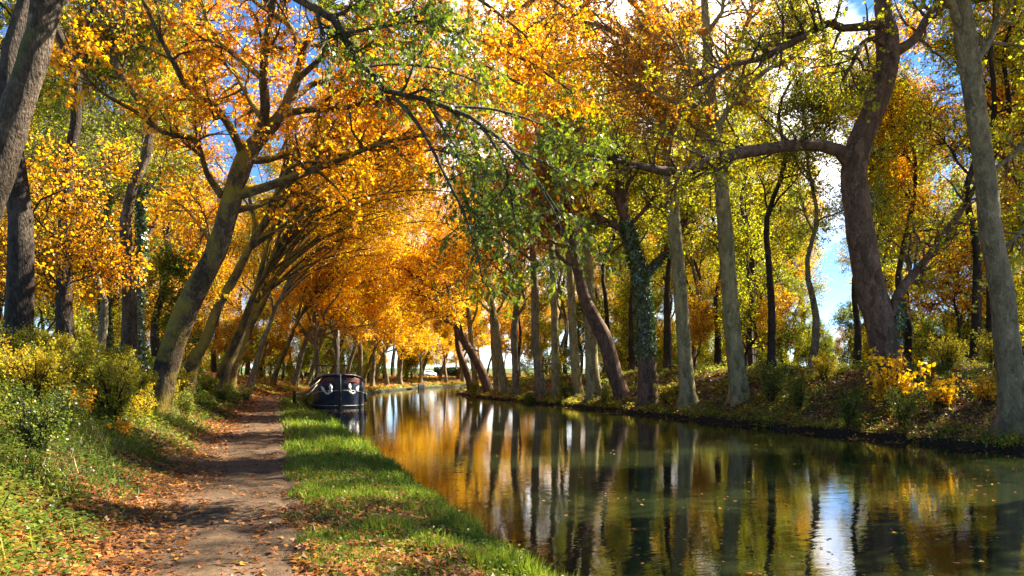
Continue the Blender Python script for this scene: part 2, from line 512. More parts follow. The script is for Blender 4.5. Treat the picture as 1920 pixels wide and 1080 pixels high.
def ground_mat():
    m, nt, out = new_mat('bank_soil')
    geo = nd(nt, 'ShaderNodeNewGeometry')
    pos = geo.outputs['Position']
    n1 = noise(nt, .8, 5, pos); n2 = noise(nt, 7, 5, pos); n3 = noise(nt, 40, 3, pos)
    soil = ramp(nt, [(.3, (.035, .024, .014)), (.55, (.10, .062, .032)), (.75, (.19, .11, .05))], mth(nt, 'ADD', mth(nt, 'MULTIPLY', n2, .6), mth(nt, 'MULTIPLY', n3, .4)))
    grs = ramp(nt, [(.3, (.035, .06, .012)), (.7, (.10, .14, .02))], n2)
    at = nd(nt, 'ShaderNodeAttribute', attribute_name='lv')
    g = mth(nt, 'ADD', at.outputs['Fac'], mth(nt, 'MULTIPLY', mth(nt, 'SUBTRACT', n1, .5), .9))
    gm = ramp(nt, [(.4, (0, 0, 0)), (.6, (1, 1, 1))], g)
    col = mixc(nt, gm, soil, grs)
    # wet mud just above the water line
    sx = nd(nt, 'ShaderNodeSeparateXYZ'); nt.links.new(pos, sx.inputs[0])
    wet = nd(nt, 'ShaderNodeMapRange', i_From_Min=.30, i_From_Max=.17); nt.links.new(sx.outputs[2], wet.inputs[0])
    col = mixc(nt, wet.outputs[0], col, (.022, .016, .011))
    bp = nd(nt, 'ShaderNodeBump', i_Strength=.8, i_Distance=.05)
    nt.links.new(mth(nt, 'ADD', n2, mth(nt, 'MULTIPLY', n3, .5)), bp.inputs['Height'])
    b = nd(nt, 'ShaderNodeBsdfPrincipled', i_Roughness=.9); b.inputs['Specular IOR Level'].default_value = .2
    nt.links.new(col, b.inputs['Base Color']); nt.links.new(bp.outputs[0], b.inputs['Normal'])
    nt.links.new(b.outputs[0], out.inputs[0])
    return m


grassy = np.where(dl > rr, np.where((dr_ < 2.2) | (GY.ravel() > 85), 1., np.where(dr_ < 5, 0., .45)), .3)
grassy = np.where((np.hypot(GX.ravel(), GY.ravel()) > 100), 1., grassy)
o = link('ground', mesh('ground', np.stack([GX.ravel(), GY.ravel(), GZs], 1), [q], ground_mat(), lv=grassy, smooth=True)); tag(o, kind='structure')

# towpath strip
def offset_line(pl, t, step=1.0, y0=-6, smax=120):
    seg = np.diff(pl, axis=0); L = np.hypot(seg[:, 0], seg[:, 1]); s = np.concatenate([[0], np.cumsum(L)])
    start = y0 + 40
    u = np.arange(start, min(s[-1], start + smax), step)
    x = np.interp(u, s, pl[:, 0]); y = np.interp(u, s, pl[:, 1])
    x = np.convolve(np.pad(x, 6, mode='reflect', reflect_type='odd'), np.ones(13) / 13, 'valid'); y = np.convolve(np.pad(y, 6, mode='reflect', reflect_type='odd'), np.ones(13) / 13, 'valid')
    tx, ty = np.gradient(x), np.gradient(y); l = np.hypot(tx, ty); tx, ty = tx / l, ty / l
    return x - ty * t, y + tx * t, np.arctan2(ty, tx)


def path_mat():
    m, nt, out = new_mat('trodden_earth')
    geo = nd(nt, 'ShaderNodeNewGeometry'); pos = geo.outputs['Position']
    n1 = noise(nt, 1.3, 4, pos); n2 = noise(nt, 16, 6, pos, .65); n3 = noise(nt, 90, 3, pos)
    col = ramp(nt, [(.30, (.038, .022, .011)), (.5, (.09, .054, .028)), (.70, (.17, .108, .06))], mth(nt, 'ADD', mth(nt, 'MULTIPLY', n1, .45), mth(nt, 'MULTIPLY', n2, .55)))
    sp = ramp(nt, [(.62, (0, 0, 0)), (.70, (1, 1, 1))], n3)
    col = mixc(nt, sp, col, (.32, .26, .19))
    bp = nd(nt, 'ShaderNodeBump', i_Strength=.7, i_Distance=.03)
    nt.links.new(mth(nt, 'ADD', n2, mth(nt, 'MULTIPLY', n3, .35)), bp.inputs['Height'])
    b = nd(nt, 'ShaderNodeBsdfPrincipled', i_Roughness=.9); b.inputs['Specular IOR Level'].default_value = .2
    nt.links.new(col, b.inputs['Base Color']); nt.links.new(bp.outputs[0], b.inputs['Normal'])
    nt.links.new(b.outputs[0], out.inputs[0])
    return m


lat = np.linspace(2.2, 4.15, 15)
rows = [offset_line(LR, t, .25, -6, 106) for t in lat]
PXs = np.stack([r[0] for r in rows], 1); PYs = np.stack([r[1] for r in rows], 1)
c = (lat[None, :] - 3.175 - .16 * wob(0 * PYs, PYs, 1.1) - .07 * wob(PXs, PYs, 3.1)) / .975
prof = .006 - .03 * np.exp(-((np.abs(c) - .42) / .2) ** 2) - .075 * np.clip((np.abs(c) - .72) / .28, 0, 1) ** 1.5
PZs = .525 + prof + .012 * wob(PXs, PYs, 3.3) + .035 * (np.abs(c) > .6) * wob(PXs, PYs, 2.2, 1.)
n0, n1_ = PXs.shape; pi_ = np.arange(n0 * n1_).reshape(n0, n1_)
q = np.stack([pi_[:-1, :-1], pi_[:-1, 1:], pi_[1:, 1:], pi_[1:, :-1]], -1).reshape(-1, 4)
o = link('path', mesh('path', np.stack([PXs.ravel(), PYs.ravel(), PZs.ravel()], 1), [q], path_mat(), smooth=True)); tag(o, kind='structure')


def water_mat():
    m, nt, out = new_mat('canal_water')
    geo = nd(nt, 'ShaderNodeNewGeometry')
    mp = nd(nt, 'ShaderNodeMapping'); mp.inputs['Scale'].default_value = (.55, 1.0, 1); mp.inputs['Rotation'].default_value = (0, 0, TH)
    nt.links.new(geo.outputs['Position'], mp.inputs[0])
    w1 = noise(nt, 3.2, 3, mp.outputs[0]); w2 = noise(nt, 13., 2, mp.outputs[0]); w0 = noise(nt, .5, 2, mp.outputs[0])
    h = mth(nt, 'ADD', mth(nt, 'MULTIPLY', w1, 1.), mth(nt, 'ADD', mth(nt, 'MULTIPLY', w2, .22), mth(nt, 'MULTIPLY', w0, 1.2)))
    bp = nd(nt, 'ShaderNodeBump', i_Strength=.05, i_Distance=.065); nt.links.new(h, bp.inputs['Height'])
    b = nd(nt, 'ShaderNodeBsdfPrincipled', i_Roughness=.012, i_IOR=1.5)
    murk = mixc(nt, noise(nt, .15, 3, geo.outputs['Position']), (.011, .016, .005), (.017, .022, .007))
    nt.links.new(murk, b.inputs['Base Color'])
    nt.links.new(bp.outputs[0], b.inputs['Normal']); nt.links.new(b.outputs[0], out.inputs[0])
    return m


wv = MB(); wx = np.concatenate([np.linspace(-2, 60, 12), [420]]); wy = np.concatenate([np.linspace(-40, 150, 20), [262]])
WX, WY = np.meshgrid(wx, wy, indexing='ij'); wi = np.arange(WX.size).reshape(WX.shape)
q = np.stack([wi[:-1, :-1], wi[1:, :-1], wi[1:, 1:], wi[:-1, 1:]], -1).reshape(-1, 4)
o = link('water', mesh('water', np.stack([WX.ravel(), WY.ravel(), 0 * WX.ravel()], 1), [q], water_mat())); tag(o, kind='structure')


# ------------------------------------------------------------------ trees
class Tree:
    """a tree grown from a trunk polyline, explicit limbs and grown branches; local frame at its base"""
    def __init__(s, seed): s.rg = np.random.default_rng(seed); s.big = []; s.lim = []; s.br = None; s.tw = None; s.seed = seed

    def trunk(s, pts, rad, K=26, S=12):
        s.tp, s.tr = resample(pts, rad, K); s.TS = S
        return s

    def limb(s, pts, rad, K=16):
        p, r = resample(pts, rad, K); s.lim.append((p, r)); return s

    def auto_limbs(s, n, u, ang, length, bias, wig=.16, rr=.6, rmax=.16, taper=.3):
        p, r = grow(s.rg, s.tp[None], s.tr[None], n, 16, u, ang, length, wig, bias, rr, .018, rmax, taper)
        s.lim += [(p[i], r[i]) for i in range(n)]
        return s

    def arch_limbs(s, n, reach, rise, ysp, u=(.42, 1.), rmax=.13):
        rg = s.rg; K = len(s.tp)
        for i in range(n):
            f = rg.uniform(*u) * (K - 1); i0 = min(int(f), K - 2); p0 = s.tp[i0] + (s.tp[i0 + 1] - s.tp[i0]) * (f - i0)
            r_ = rg.uniform(*reach); h_ = rg.uniform(*rise); y_ = rg.normal() * ysp
            q = [p0]
            for fx, fy, fz in ((.22, .12, .48), (.5, .42, .82), (.78, .75, 1.0), (1., 1., .93)):
                q.append(p0 + np.array([r_ * fx, y_ * fy, h_ * fz]) + rg.normal(size=3) * .22)
            r0 = min(s.tr[i0] * .6, rmax)
            s.limb(q, [r0, r0 * .85, r0 * .6, r0 * .36, .014], 16)
        return s

    def grow(s, nb, bl, nt, tl, bb=(0, 0, .08), tb=(0, 0, -.02), bang=(30, 70), u=(.2, 1), trunk_u=None, twr=.010):
        LPp = np.stack([p for p, r in s.lim]); LR_ = np.stack([r for p, r in s.lim])
        s.br, s.brr = grow(s.rg, LPp, LR_, nb, 8, u, bang, bl, .2, bb, .6, twr, .07)
        allP = s.br; allR = s.brr
        s.tw, s.twr = grow(s.rg, allP, allR, nt, 5, (.12, 1), (25, 75), tl, .22, tb, .6, twr * .62, .02, .3)
        return s

    def wood(s, mat, rough=.06, twigs=True, limbS=8):
        V, F_ = [], []; n = 0
        def put(v, f):
            nonlocal n
            V.append(v); F_.append(f + n); n += len(v)
        tv, tq = tubes(s.tp[None], s.tr[None], s.TS, rough, s.seed)
        tv = tv.reshape(len(s.tp), s.TS, 3); z_ = np.maximum(s.tp[:, 2] - s.tp[0, 2] - .3, 0)[:, None]
        ph_ = np.arange(s.TS) * 2 * PI / s.TS
        k_ = 1 + np.exp(-z_ / .38) * (.22 + .30 * np.maximum(np.sin(5 * ph_ + s.seed), 0) + .14 * np.sin(3 * ph_ + 2. * s.seed))[None] + np.exp(-z_ / 1.6) * .06 * np.sin(5 * ph_ + s.seed)[None]
        c_ = s.tp[:, None, :]; dv_ = tv - c_; k_ = k_[:, :, None] * np.array([1, 1, 0]) + np.array([0, 0, 1])
        put((c_ + dv_ * k_).reshape(-1, 3), tq)
        if s.lim:
            put(*tubes(np.stack([p for p, r in s.lim]), np.stack([r for p, r in s.lim]), limbS, rough * .7, s.seed + 1))
        if s.br is not None:
            put(*tubes(s.br, s.brr, 5))
            if twigs: put(*tubes(s.tw, s.twr, 3))
        return mesh('trunk', np.concatenate(V), [np.concatenate(F_)], mat, smooth=True)

    def crown(s, n, size, kind, mat, droop=.35, cull=None):
        T = s.tw
        if cull is not None:
            T = T[cull(T[:, -1])]
        # neighbouring twigs share a hue: smooth field + noise
        e = T[:, -1]
        hue = np.clip(.5 + .38 * wob(e[:, 0] + e[:, 2] * .8, e[:, 1] - e[:, 2] * .5, .9, s.seed * .7) + s.rg.normal(size=len(e)) * .2, 0, 1)
        V, Fi, lv = twig_leaves(s.rg, T, n, size, kind, droop, .04, hue)
        return mesh('crown', V, [Fi], mat, lv=lv)


def flare(rad, b=1.35): return [rad[0] * b] + list(rad[1:])


def place_tree(t, name, loc, label, cat, wmat, lmat, nleaf, lsize, kind, group=None, droop=.35, rough=.06, twigs=True, cull=None, limbS=8):
    root = empty(name, loc, label, cat, group)
    link('trunk', t.wood(wmat, rough, twigs, limbS), root)
    if nleaf: link('crown', t.crown(nleaf, lsize, kind, lmat, droop, cull), root)
    return root


def traced(seq, d, base):
    """pixel polyline [(px,py,r_px[,d])...] -> local points + radii in metres"""
    pts, rad = [], []
    for e in seq:
        dd = e[3] if len(e) > 3 else d
        pts.append(P(e[0], e[1], dd) - base); rad.append(e[2] / F * dd)
    return pts, rad


def base_of(px, py, d):
    b = P(px, py, d); b[2] = gz(b[0], b[1]); return b


def ivy(parent, pts, rad, z0, z1, n, seed, size=.1):
    rg = np.random.default_rng(seed)
    p, r = resample(pts, rad, 60)
    ok = np.where((p[:, 2] >= z0) & (p[:, 2] <= z1))[0]
    i = rg.choice(ok, n); f = rg.uniform(0, 1, n)[:, None]; i2 = np.minimum(i + 1, 59)
    c = p[i] * (1 - f) + p[i2] * f
    a = rg.uniform(0, 2 * PI, n)
    out = np.stack([np.cos(a), np.sin(a), rg.normal(size=n) * .2], 1)
    pos = c + out * (r[i] * .98 + np.abs(rg.normal(size=n)) * .06)[:, None]
    ax = unit(out * .4 + rg.normal(size=(n, 3)) * .5 + np.array([0, 0, -.6]))
    V, Fi, lv = leaves(pos, ax, out, size * rg.uniform(.6, 1.2, n), 'ovate', rg.uniform(0, 1, n), 1.2)
    return link('ivy', mesh('ivy', V, [Fi], M['ivy'], lv=lv), parent)


ORD = 'first second third fourth fifth sixth seventh eighth ninth tenth eleventh twelfth thirteenth fourteenth fifteenth sixteenth seventeenth eighteenth nineteenth twentieth'.split()
TENS = {20: 'twenty', 30: 'thirty', 40: 'forty', 50: 'fifty', 60: 'sixty'}
def ordn(i):
    if i < 20: return ORD[i]
    t = (i + 1) // 10 * 10; k = (i + 1) % 10
    return (TENS[t] + '-' + ORD[k - 1]) if k else {20: 'twentieth', 30: 'thirtieth', 40: 'fortieth', 50: 'fiftieth', 60: 'sixtieth'}[t]


# ---- the leaning mossy plane beside the towpath (nearest of the left row)
d = 22.6; b = base_of(290, 795, d)
T = Tree(11)
seq = [(290, 815, 36), (297, 760, 28.5), (312, 690, 25), (335, 615, 24), (368, 540, 23), (405, 470, 23), (428, 400, 23), (443, 345, 21), (462, 292, 19), (490, 256, 15), (530, 212, 12.5), (556, 150, 10.5), (568, 100, 9), (590, 50, 7.5), (604, 0, 6), (640, -80, 4)]
seq = [(x_, y_, r_ * .86) for x_, y_, r_ in seq]
T.trunk(*traced(seq, d, b), K=44, S=16)
for sq in ([(484, 262, 12), (497, 205, 9, 22.3), (494, 150, 8, 22), (497, 90, 7, 21.7), (510, 20, 6, 21.5), (520, -70, 4, 21)],
           [(528, 214, 8), (580, 205, 6.5, 22.3), (640, 203, 5.5, 21.8), (735, 184, 4, 21), (830, 190, 2.5, 20)],
           [(440, 368, 10), (500, 350, 9, 22.5), (560, 328, 7.5, 22.2), (640, 298, 6, 21.8), (700, 274, 5, 21.5), (790, 254, 4, 21), (880, 262, 2, 20.5)],
           [(436, 396, 7), (480, 386, 5.5, 23), (520, 371, 4.5, 23.5), (600, 360, 2.5, 24.5)],
           [(470, 300, 8), (500, 300, 6.5, 23), (560, 281, 5.5, 23.6), (640, 265, 4, 24.3), (740, 268, 2, 25)],
           [(458, 290, 9), (440, 256, 7.5, 22.2), (415, 214, 7, 21.8), (385, 186, 6.5, 21.4), (350, 165, 5.5, 21), (330, 125, 5, 20.7), (300, 70, 4.2, 20.3), (272, 10, 3.4, 20), (240, -60, 2.5, 19.5)],
           [(416, 368, 8), (388, 326, 5.5, 22), (376, 282, 5, 21.5), (360, 258, 4.8, 21.2), (300, 246, 4.3, 20.5), (250, 206, 3.8, 20), (200, 180, 3.2, 19.5), (150, 130, 2.6, 19), (120, 60, 2, 18.5)],
           [(556, 150, 6), (600, 110, 4.5, 21.8), (650, 60, 4, 21), (700, -20, 3, 20)],
           [(495, 150, 6, 22), (455, 115, 5, 22.6), (405, 70, 4, 23.2), (370, -10, 2.5, 24)],
           [(566, 105, 6), (540, 45, 5, 23), (475, 0, 4, 23.6), (430, -70, 2.5, 24)],
           [(500, 235, 6, 22.5), (470, 190, 5, 23.4), (440, 130, 4, 24.2), (430, 60, 2.5, 25)],
           [(535, 200, 6, 22.8), (600, 150, 5, 24), (680, 135, 4, 25.5), (780, 150, 2.5, 27)],
           [(602, 10, 6), (720, 25, 5, 22.4), (850, 60, 4, 22), (980, 110, 3, 21.6), (1070, 170, 1.8, 21.2)],
           [(636, -70, 6), (790, -120, 5, 22.5), (940, -70, 4, 22.2), (1080, 30, 2, 22)],
           [(600, 20, 7), (680, -50, 5.5, 22), (790, -60, 4.5, 21.4), (900, 0, 3.4, 20.8), (990, 70, 2, 20.3)],
           [(575, 80, 6), (650, 90, 5, 23.5), (760, 80, 4, 24.3), (880, 110, 3, 25), (980, 160, 2, 25.6)],
           [(610, -20, 6), (640, -140, 5, 23), (760, -220, 4, 23), (900, -220, 2.5, 23)],
           [(510, 20, 6, 21.5), (440, -90, 5, 21), (340, -130, 4, 20.5), (220, -120, 2.5, 20)],
           [(412, 430, 6), (398, 450, 5, 23.4), (380, 430, 4, 24), (352, 396, 3, 25), (300, 350, 2, 26)]):
    T.limb(*traced(sq, d, b))
T.grow(290, (1.0, 3.0), 3300, (.5, 1.3), bb=(.05, 0, .02), tb=(0, 0, -.03))
hero = place_tree(T, 'plane_tree', b, 'thick mossy plane tree leaning over the towpath, nearest and broadest of the left row', 'tree', B['mossy'], M['orange'], 42000, .10, 'palmate', 'plane trees along the towpath', rough=.07)

# ---- the near oak: leaning ridged trunk top left, one long limb carrying green leaves over the canal
d = 12.6; b = base_of(-80, 700, d)
T = Tree(23)
seq = [(-85, 720, 46), (-70, 600, 42), (-45, 460, 40), (-8, 330, 39), (28, 210, 37), (58, 120, 36), (82, 30, 35), (105, -70, 33), (140, -190, 29), (180, -320, 24), (210, -470, 17), (230, -620, 9)]
seq = [(x_, y_, r_ * .74) for x_, y_, r_ in seq]
T.trunk(*traced(seq, d, b), K=44, S=16)
for sq in ([(130, -170, 20), (250, -240, 16, 12.4), (400, -190, 14, 12.2), (500, -80, 13, 12.1), (560, 0, 12, 12), (605, 18, 11, 12), (648, 62, 10, 12), (675, 125, 9, 12), (712, 165, 8.5, 12), (770, 178, 7.5, 12), (840, 200, 6.5, 12), (910, 236, 5.5, 11.9), (965, 285, 4, 11.8), (1010, 340, 3, 11.7), (1050, 400, 2, 11.6)],
           [(735, 180, 6, 12), (770, 215, 5, 11.9), (800, 260, 4.5, 11.8), (835, 330, 4, 11.7), (870, 400, 3.2, 11.6), (893, 470, 2.4, 11.5), (905, 530, 1.6, 11.4)],
           [(900, 232, 5, 11.9), (945, 305, 4, 11.9), (962, 390, 3.0, 12), (975, 465, 1.8, 12)],
           [(960, 280, 4, 11.8), (1010, 300, 3, 12.2), (1060, 330, 2.4, 12.5), (1110, 350, 1.6, 12.8)],
           [(1000, 330, 3, 11.7), (1040, 400, 2.6, 11.8), (1062, 460, 1.6, 11.9)],
           [(800, 190, 4, 12), (850, 270, 3.4, 12.2), (900, 330, 2.8, 12.4), (940, 420, 1.8, 12.5)],
           [(650, 62, 5, 12), (720, 50, 4, 11.7), (790, 40, 3, 11.4), (870, 60, 2, 11.2)],
           [(675, 125, 5, 12), (740, 120, 4, 12.4), (830, 130, 3, 12.8), (910, 160, 2, 13.2)],
           [(840, 200, 5, 12), (925, 205, 3.5, 12.4), (1020, 235, 2.5, 12.8), (1100, 285, 1.6, 13)],
           [(420, -160, 7, 12.2), (560, -120, 5, 11.6), (680, -70, 3, 11.2), (780, 0, 2, 11)],
           [(160, -250, 12), (60, -420, 8, 11.5), (-80, -560, 5, 10.5)],
           [(95, -40, 12), (180, -70, 7, 12.2), (240, -60, 5, 12), (300, 0, 3, 11.8)]):
    T.limb(*traced([(e[0], e[1], e[2] * .72) + tuple(e[3:]) for e in sq], d, b))
T.auto_limbs(8, (.68, 1), (30, 75), (3., 6.), (.06, 0, .05), rr=.5, rmax=.1)
T.grow(240, (.5, 1.6), 2600, (.3, .8), bb=(.02, -.02, -.03), tb=(0, 0, -.08), u=(.3, 1), twr=.006)
oak_base = b
def tip_ok(e):
    px, py, _ = PX(e[:, 0] + oak_base[0], e[:, 1] + oak_base[1], e[:, 2] + oak_base[2])
    return (px > 600) | (py < -70)
place_tree(T, 'oak_tree', b, 'leaning ridged oak in the top left corner, its long limb hanging green over the canal', 'tree', B['ridged'], M['oak'], 19000, .082, 'oak', droop=.75, rough=.09, cull=tip_ok)

# ---- procedural plane trees
def row_tree(seed, lean, H, r, limbs, arch, z_limb=.45):
    """a plane whose trunk leans to +x and whose limbs arch that way"""
    rg = np.random.default_rng(seed); T = Tree(seed)
    pts = [(0, 0, -.4)]; x = y = 0.
    for k in range(1, 9):
        f = k / 8
        x = lean * H * (f ** 1.15) * .55 + rg.normal() * .08; y += rg.normal() * .13
        pts.append((x, y, H * f))
    T.trunk(pts, [r * 1.35, r * 1.02] + [r * (1 - .78 * (k / 8) ** 1.2) for k in range(2, 9)], K=22, S=10)
    if lean > .3: T.arch_limbs(limbs + 2, (6., 14.), (3.8, 9.5), 4.2, (.48, 1.), .10)
    else: T.auto_limbs(limbs, (z_limb, 1), (25, 60), (7.5, 12.0), (arch, 0, .05), rr=.60, rmax=.15)
    T.auto_limbs(5, (.55, 1), (15, 45), (7.0, 11.0), (arch * .4, 0, .17), rr=.62, rmax=.16)
    T.auto_limbs(4, (.5, .9), (30, 60), (4.0, 7.0), (-.08, 0, .1), rr=.5, rmax=.12)
    return T


def spec(t, wmat, lmat, n, size, kind, nb, nt, bl=(1.6, 3.6), tl=(.6, 1.5), bb=(0, 0, .04), droop=.35, u=(.2, 1)):
    t.grow(nb, bl, nt, tl, bb=bb, u=u)
    return dict(t=t, wmat=wmat, lmat=lmat, n=n, size=size, kind=kind, droop=droop)


def proto_place(sp, name, loc, label, cat, group, rz=0., sc=1.):
    if 'root' not in sp:
        sp['root'] = place_tree(sp['t'], name, loc, label, cat, sp['wmat'], sp['lmat'], sp['n'], sp['size'], sp['kind'], group, sp['droop'])
        r = sp['root']; r.rotation_euler = (0, 0, rz); r.scale = (sc, sc, sc)
        return r
    return copy_thing(sp['root'], loc, rz, sc, label)


left_v = [spec(row_tree(100 + i, l, h, r, nl, a), B[bm], M[lm], 24000, .13, 'ovate', 330, 4200, bb=(0, 0, .15), u=(.42, 1) if i != 4 else (.25, 1))
          for i, (l, h, r, nl, a, bm, lm) in enumerate([(.78, 11, .29, 11, .12, 'mossy', 'orange'), (.72, 12, .27, 12, .13, 'mossy', 'gold'), (.64, 12, .27, 12, .12, 'plane', 'gold'), (.82, 11, .28, 11, .14, 'mossy', 'gold'), (.60, 12, .26, 11, .12, 'plane', 'yellow')])]
lx, ly, la = offset_line(LR, 6.0, 1.0, -6, 260)
sidx = [43, 51, 58, 66, 73, 81, 88, 95, 103, 111, 119, 127, 135, 143, 152, 161, 170, 180, 192, 206]
rg = np.random.default_rng(5)
row_pos = []
for k, si in enumerate(sidx):
    x, y = lx[si] + rg.normal() * .25, ly[si] + rg.normal() * .8
    row_pos.append((x, y))
    sp = left_v[(0, 3, 1, 0, 2, 3)[k]] if k < 6 else left_v[(1, 4, 2, 3, 4)[k % 5]]
    lab = f'leaning plane tree with arching golden limbs, {ordn(k + 1)} of the row along the towpath'
    proto_place(sp, 'plane_tree', (x, y, gz(x, y) - .05), lab, 'tree', 'plane trees along the towpath', la[si] - PI / 2 + rg.uniform(-.3, .3), rg.uniform(.86, 1.1))
# inner row on the far left bank, straighter
lx2, ly2, la2 = offset_line(LR, 2.0, 1.0, -6, 260)
up_v = [spec(row_tree(140 + i, .12, 12, .30, 10, .05, .4), B['plane'], M[lm], 26000, .18, 'ovate', 280, 3200) for i, lm in enumerate(('gold', 'yellow'))]
for k, si in enumerate([84, 93, 101, 109, 118, 127, 136, 145, 154, 163, 174, 186]):
    x, y = lx2[si] + rg.normal() * .3, ly2[si] + rg.normal() * .8
    proto_place(up_v[k % 2], 'plane_tree', (x, y, gz(x, y) - .05), f'upright golden plane tree at the water edge beyond the barge, {ordn(k)} of its row', 'tree', 'plane trees along the far water edge', rg.uniform(0, 6), rg.uniform(.85, 1.05))

# ---- right bank row, each trunk traced
def right_tree(name, seq, d, label, wmat, lmat, n, size, kind, seed, limbs, nb, nt, auto=0, u=(.45, 1), top=None, bias=(-.08, 0, .08), ll=(4., 7.), bl=(1.3, 3.2), S=12, cat='tree', group='trees along the right bank', rmax=.14, rough=.05):
    b = base_of(seq[0][0], seq[0][1], d)
    s2 = [(seq[0][0] + (seq[0][0] - seq[1][0]) * .15, seq[0][1] + 12, seq[0][2] * 1.3)] + list(seq)
    T = Tree(seed).trunk(*traced(s2, d, b), K=34, S=S)
    T.tp[0, 2] = min(T.tp[0, 2], -.35)
    for l in limbs: T.limb(*traced(l, d, b))
    if auto: T.auto_limbs(auto, u, (30, 65), ll, bias, rmax=rmax)
    T.grow(nb, bl, nt, (.5, 1.4), bb=(-.03, 0, .04))
    return place_tree(T, name, b, label, cat, wmat, lmat, n, size, kind, group, rough=rough), T, b


right_tree('plane_tree', [(1903, 805, 26), (1897, 720, 23), (1886, 620, 21), (1878, 540, 20), (1858, 440, 20), (1848, 340, 19), (1836, 250, 18), (1824, 160, 20), (1812, 70, 19), (1800, 0, 18), (1785, -120, 14), (1770, -260, 9), (1760, -420, 4)], 24.6,
           'grey mottled plane trunk at the right edge of the photo, standing lowest on the bank', B['grey'], M['yelgrn'], 17000, .125, 'palmate', 31,
           [[(1812, 40, 10), (1740, -60, 7, 24), (1650, -130, 4, 23)], [(1800, -30, 10), (1880, -120, 7, 25), (1960, -180, 4, 25.5)], [(1790, -100, 9), (1700, -230, 6, 24), (1600, -300, 3, 23)],
            [(1850, 330, 5), (1900, 290, 4, 25.5), (1960, 250, 3, 26.5), (2040, 230, 2, 27)], [(1870, 480, 4), (1930, 420, 3, 25.5), (1990, 370, 2, 26)]], 260, 3000, auto=9, u=(.5, 1), ll=(5, 8), S=16)
rp, Tp, bp_ = right_tree('plane_tree', [(1668, 690, 30), (1652, 610, 27), (1630, 540, 25), (1616, 460, 23.5), (1606, 390, 23), (1600, 320, 23.5), (1618, 255, 23), (1642, 200, 21.5), (1660, 140, 20), (1666, 90, 19), (1660, 40, 17), (1652, -30, 13), (1640, -130, 9), (1630, -260, 4)], 34,
           'massive crooked purple-brown plane with one long horizontal limb, on top of the right bank', B['purple'], M['yelgrn'], 17000, .125, 'palmate', 33,
           [[(1600, 312, 15), (1578, 285, 13, 33.8), (1530, 271, 12, 33.4), (1480, 273, 11.5, 33), (1430, 280, 11, 32.6), (1380, 288, 11, 32.2), (1335, 300, 10.5, 31.8), (1295, 318, 10, 31.4), (1250, 324, 8.5, 31), (1205, 311, 7, 30.6), (1150, 300, 4.5, 30), (1080, 285, 2, 29)],
            [(1656, 45, 10), (1630, 48, 8.5, 33.8), (1582, 53, 7.5, 33.4), (1550, 43, 7, 33), (1515, 65, 7, 32.6), (1470, 87, 6.5, 32), (1420, 112, 5.5, 31.4), (1375, 121, 4.5, 31), (1310, 160, 3, 30)],
            [(1664, 95, 7), (1640, 72, 5.5, 33.5), (1617, 82, 5, 33), (1606, 104, 4, 32.6), (1580, 150, 2.5, 32)],
            [(1672, 100, 11), (1698, 86, 9.5, 34.3), (1718, 70, 8.5, 34.8), (1735, 40, 8, 35.2), (1762, 8, 7, 35.6), (1830, 2, 5.5, 36), (1900, -20, 3, 36.5)],
            [(1672, 595, 11), (1686, 550, 9.5, 34.4), (1708, 520, 8.5, 34.8), (1750, 470, 7.5, 35.4), (1790, 412, 6.5, 36), (1818, 368, 5.5, 36.5), (1850, 320, 3.5, 37)],
            [(1655, -20, 8), (1580, -90, 5, 33), (1490, -120, 3, 32)], [(1645, -100, 7), (1720, -200, 4, 35), (1800, -260, 2, 36)]], 260, 3200, auto=8, u=(.8, 1), ll=(5, 9), bl=(1.8, 4), S=18, rough=.08)
iv = [P(1672, 690, 33.7) - bp_, P(1680, 620, 33.8) - bp_, P(1690, 560, 34.3) - bp_]
ivy(rp, iv, [.28, .24, .16], -.5, 9, 700, 61, .13)

right_tree('plane_tree', [(1388, 748, 19), (1380, 680, 16.5), (1372, 600, 15), (1365, 500, 14), (1357, 400, 13.5), (1350, 320, 13), (1340, 240, 12), (1330, 160, 10.5), (1325, 70, 8.5), (1320, -20, 6), (1318, -120, 3)], 39.5,
           'slim pale olive plane trunk standing behind the tip of the long horizontal limb', B['pale'], M['rust'], 13000, .12, 'palmate', 35,
           [[(1335, 170, 7), (1360, 120, 6), (1395, 60, 5), (1420, -20, 3)], [(1342, 250, 6), (1380, 180, 5), (1440, 130, 4), (1500, 100, 2.5)], [(1345, 165, 6), (1300, 140, 5), (1260, 90, 4), (1200, 50, 2.5)], [(1332, 190, 5), (1290, 200, 4), (1240, 180, 3), (1190, 160, 2)]], 260, 3400, auto=10, u=(.5, 1), ll=(5, 9), bias=(-.12, 0, .07))
right_tree('plane_tree', [(1290, 755, 17), (1283, 660, 13.5), (1275, 540, 12.5), (1265, 430, 12), (1256, 340, 11.5), (1250, 275, 11), (1246, 210, 9.5), (1240, 130, 8), (1232, 40, 6), (1225, -60, 3)], 42.5,
           'straight pale plane trunk right of the ivy-clad one, forking high up', B['pale'], M['rust'], 16000, .12, 'palmate', 36,
           [[(1251, 285, 8), (1268, 220, 7), (1272, 150, 6), (1290, 60, 4.5), (1310, -30, 3)], [(1248, 240, 6), (1225, 200, 5), (1190, 150, 4), (1140, 110, 2.5)], [(1242, 160, 5), (1200, 90, 4), (1150, 40, 3), (1090, 20, 2)], [(1238, 110, 5), (1260, 60, 4), (1300, 20, 3)], [(1241, 140, 5), (1150, 60, 4.2, 41), (1050, 40, 3.2, 39.5), (950, 80, 1.8, 38)], [(1235, 70, 5), (1170, -10, 4.5, 41), (1060, -30, 3.6, 39.5), (950, 30, 2, 38)], [(1243, 170, 5), (1180, 120, 4.2, 43), (1090, 110, 3.4, 44), (990, 150, 2, 45)]], 260, 3400, auto=10, u=(.5, 1), ll=(5, 9), bias=(-.12, 0, .07))
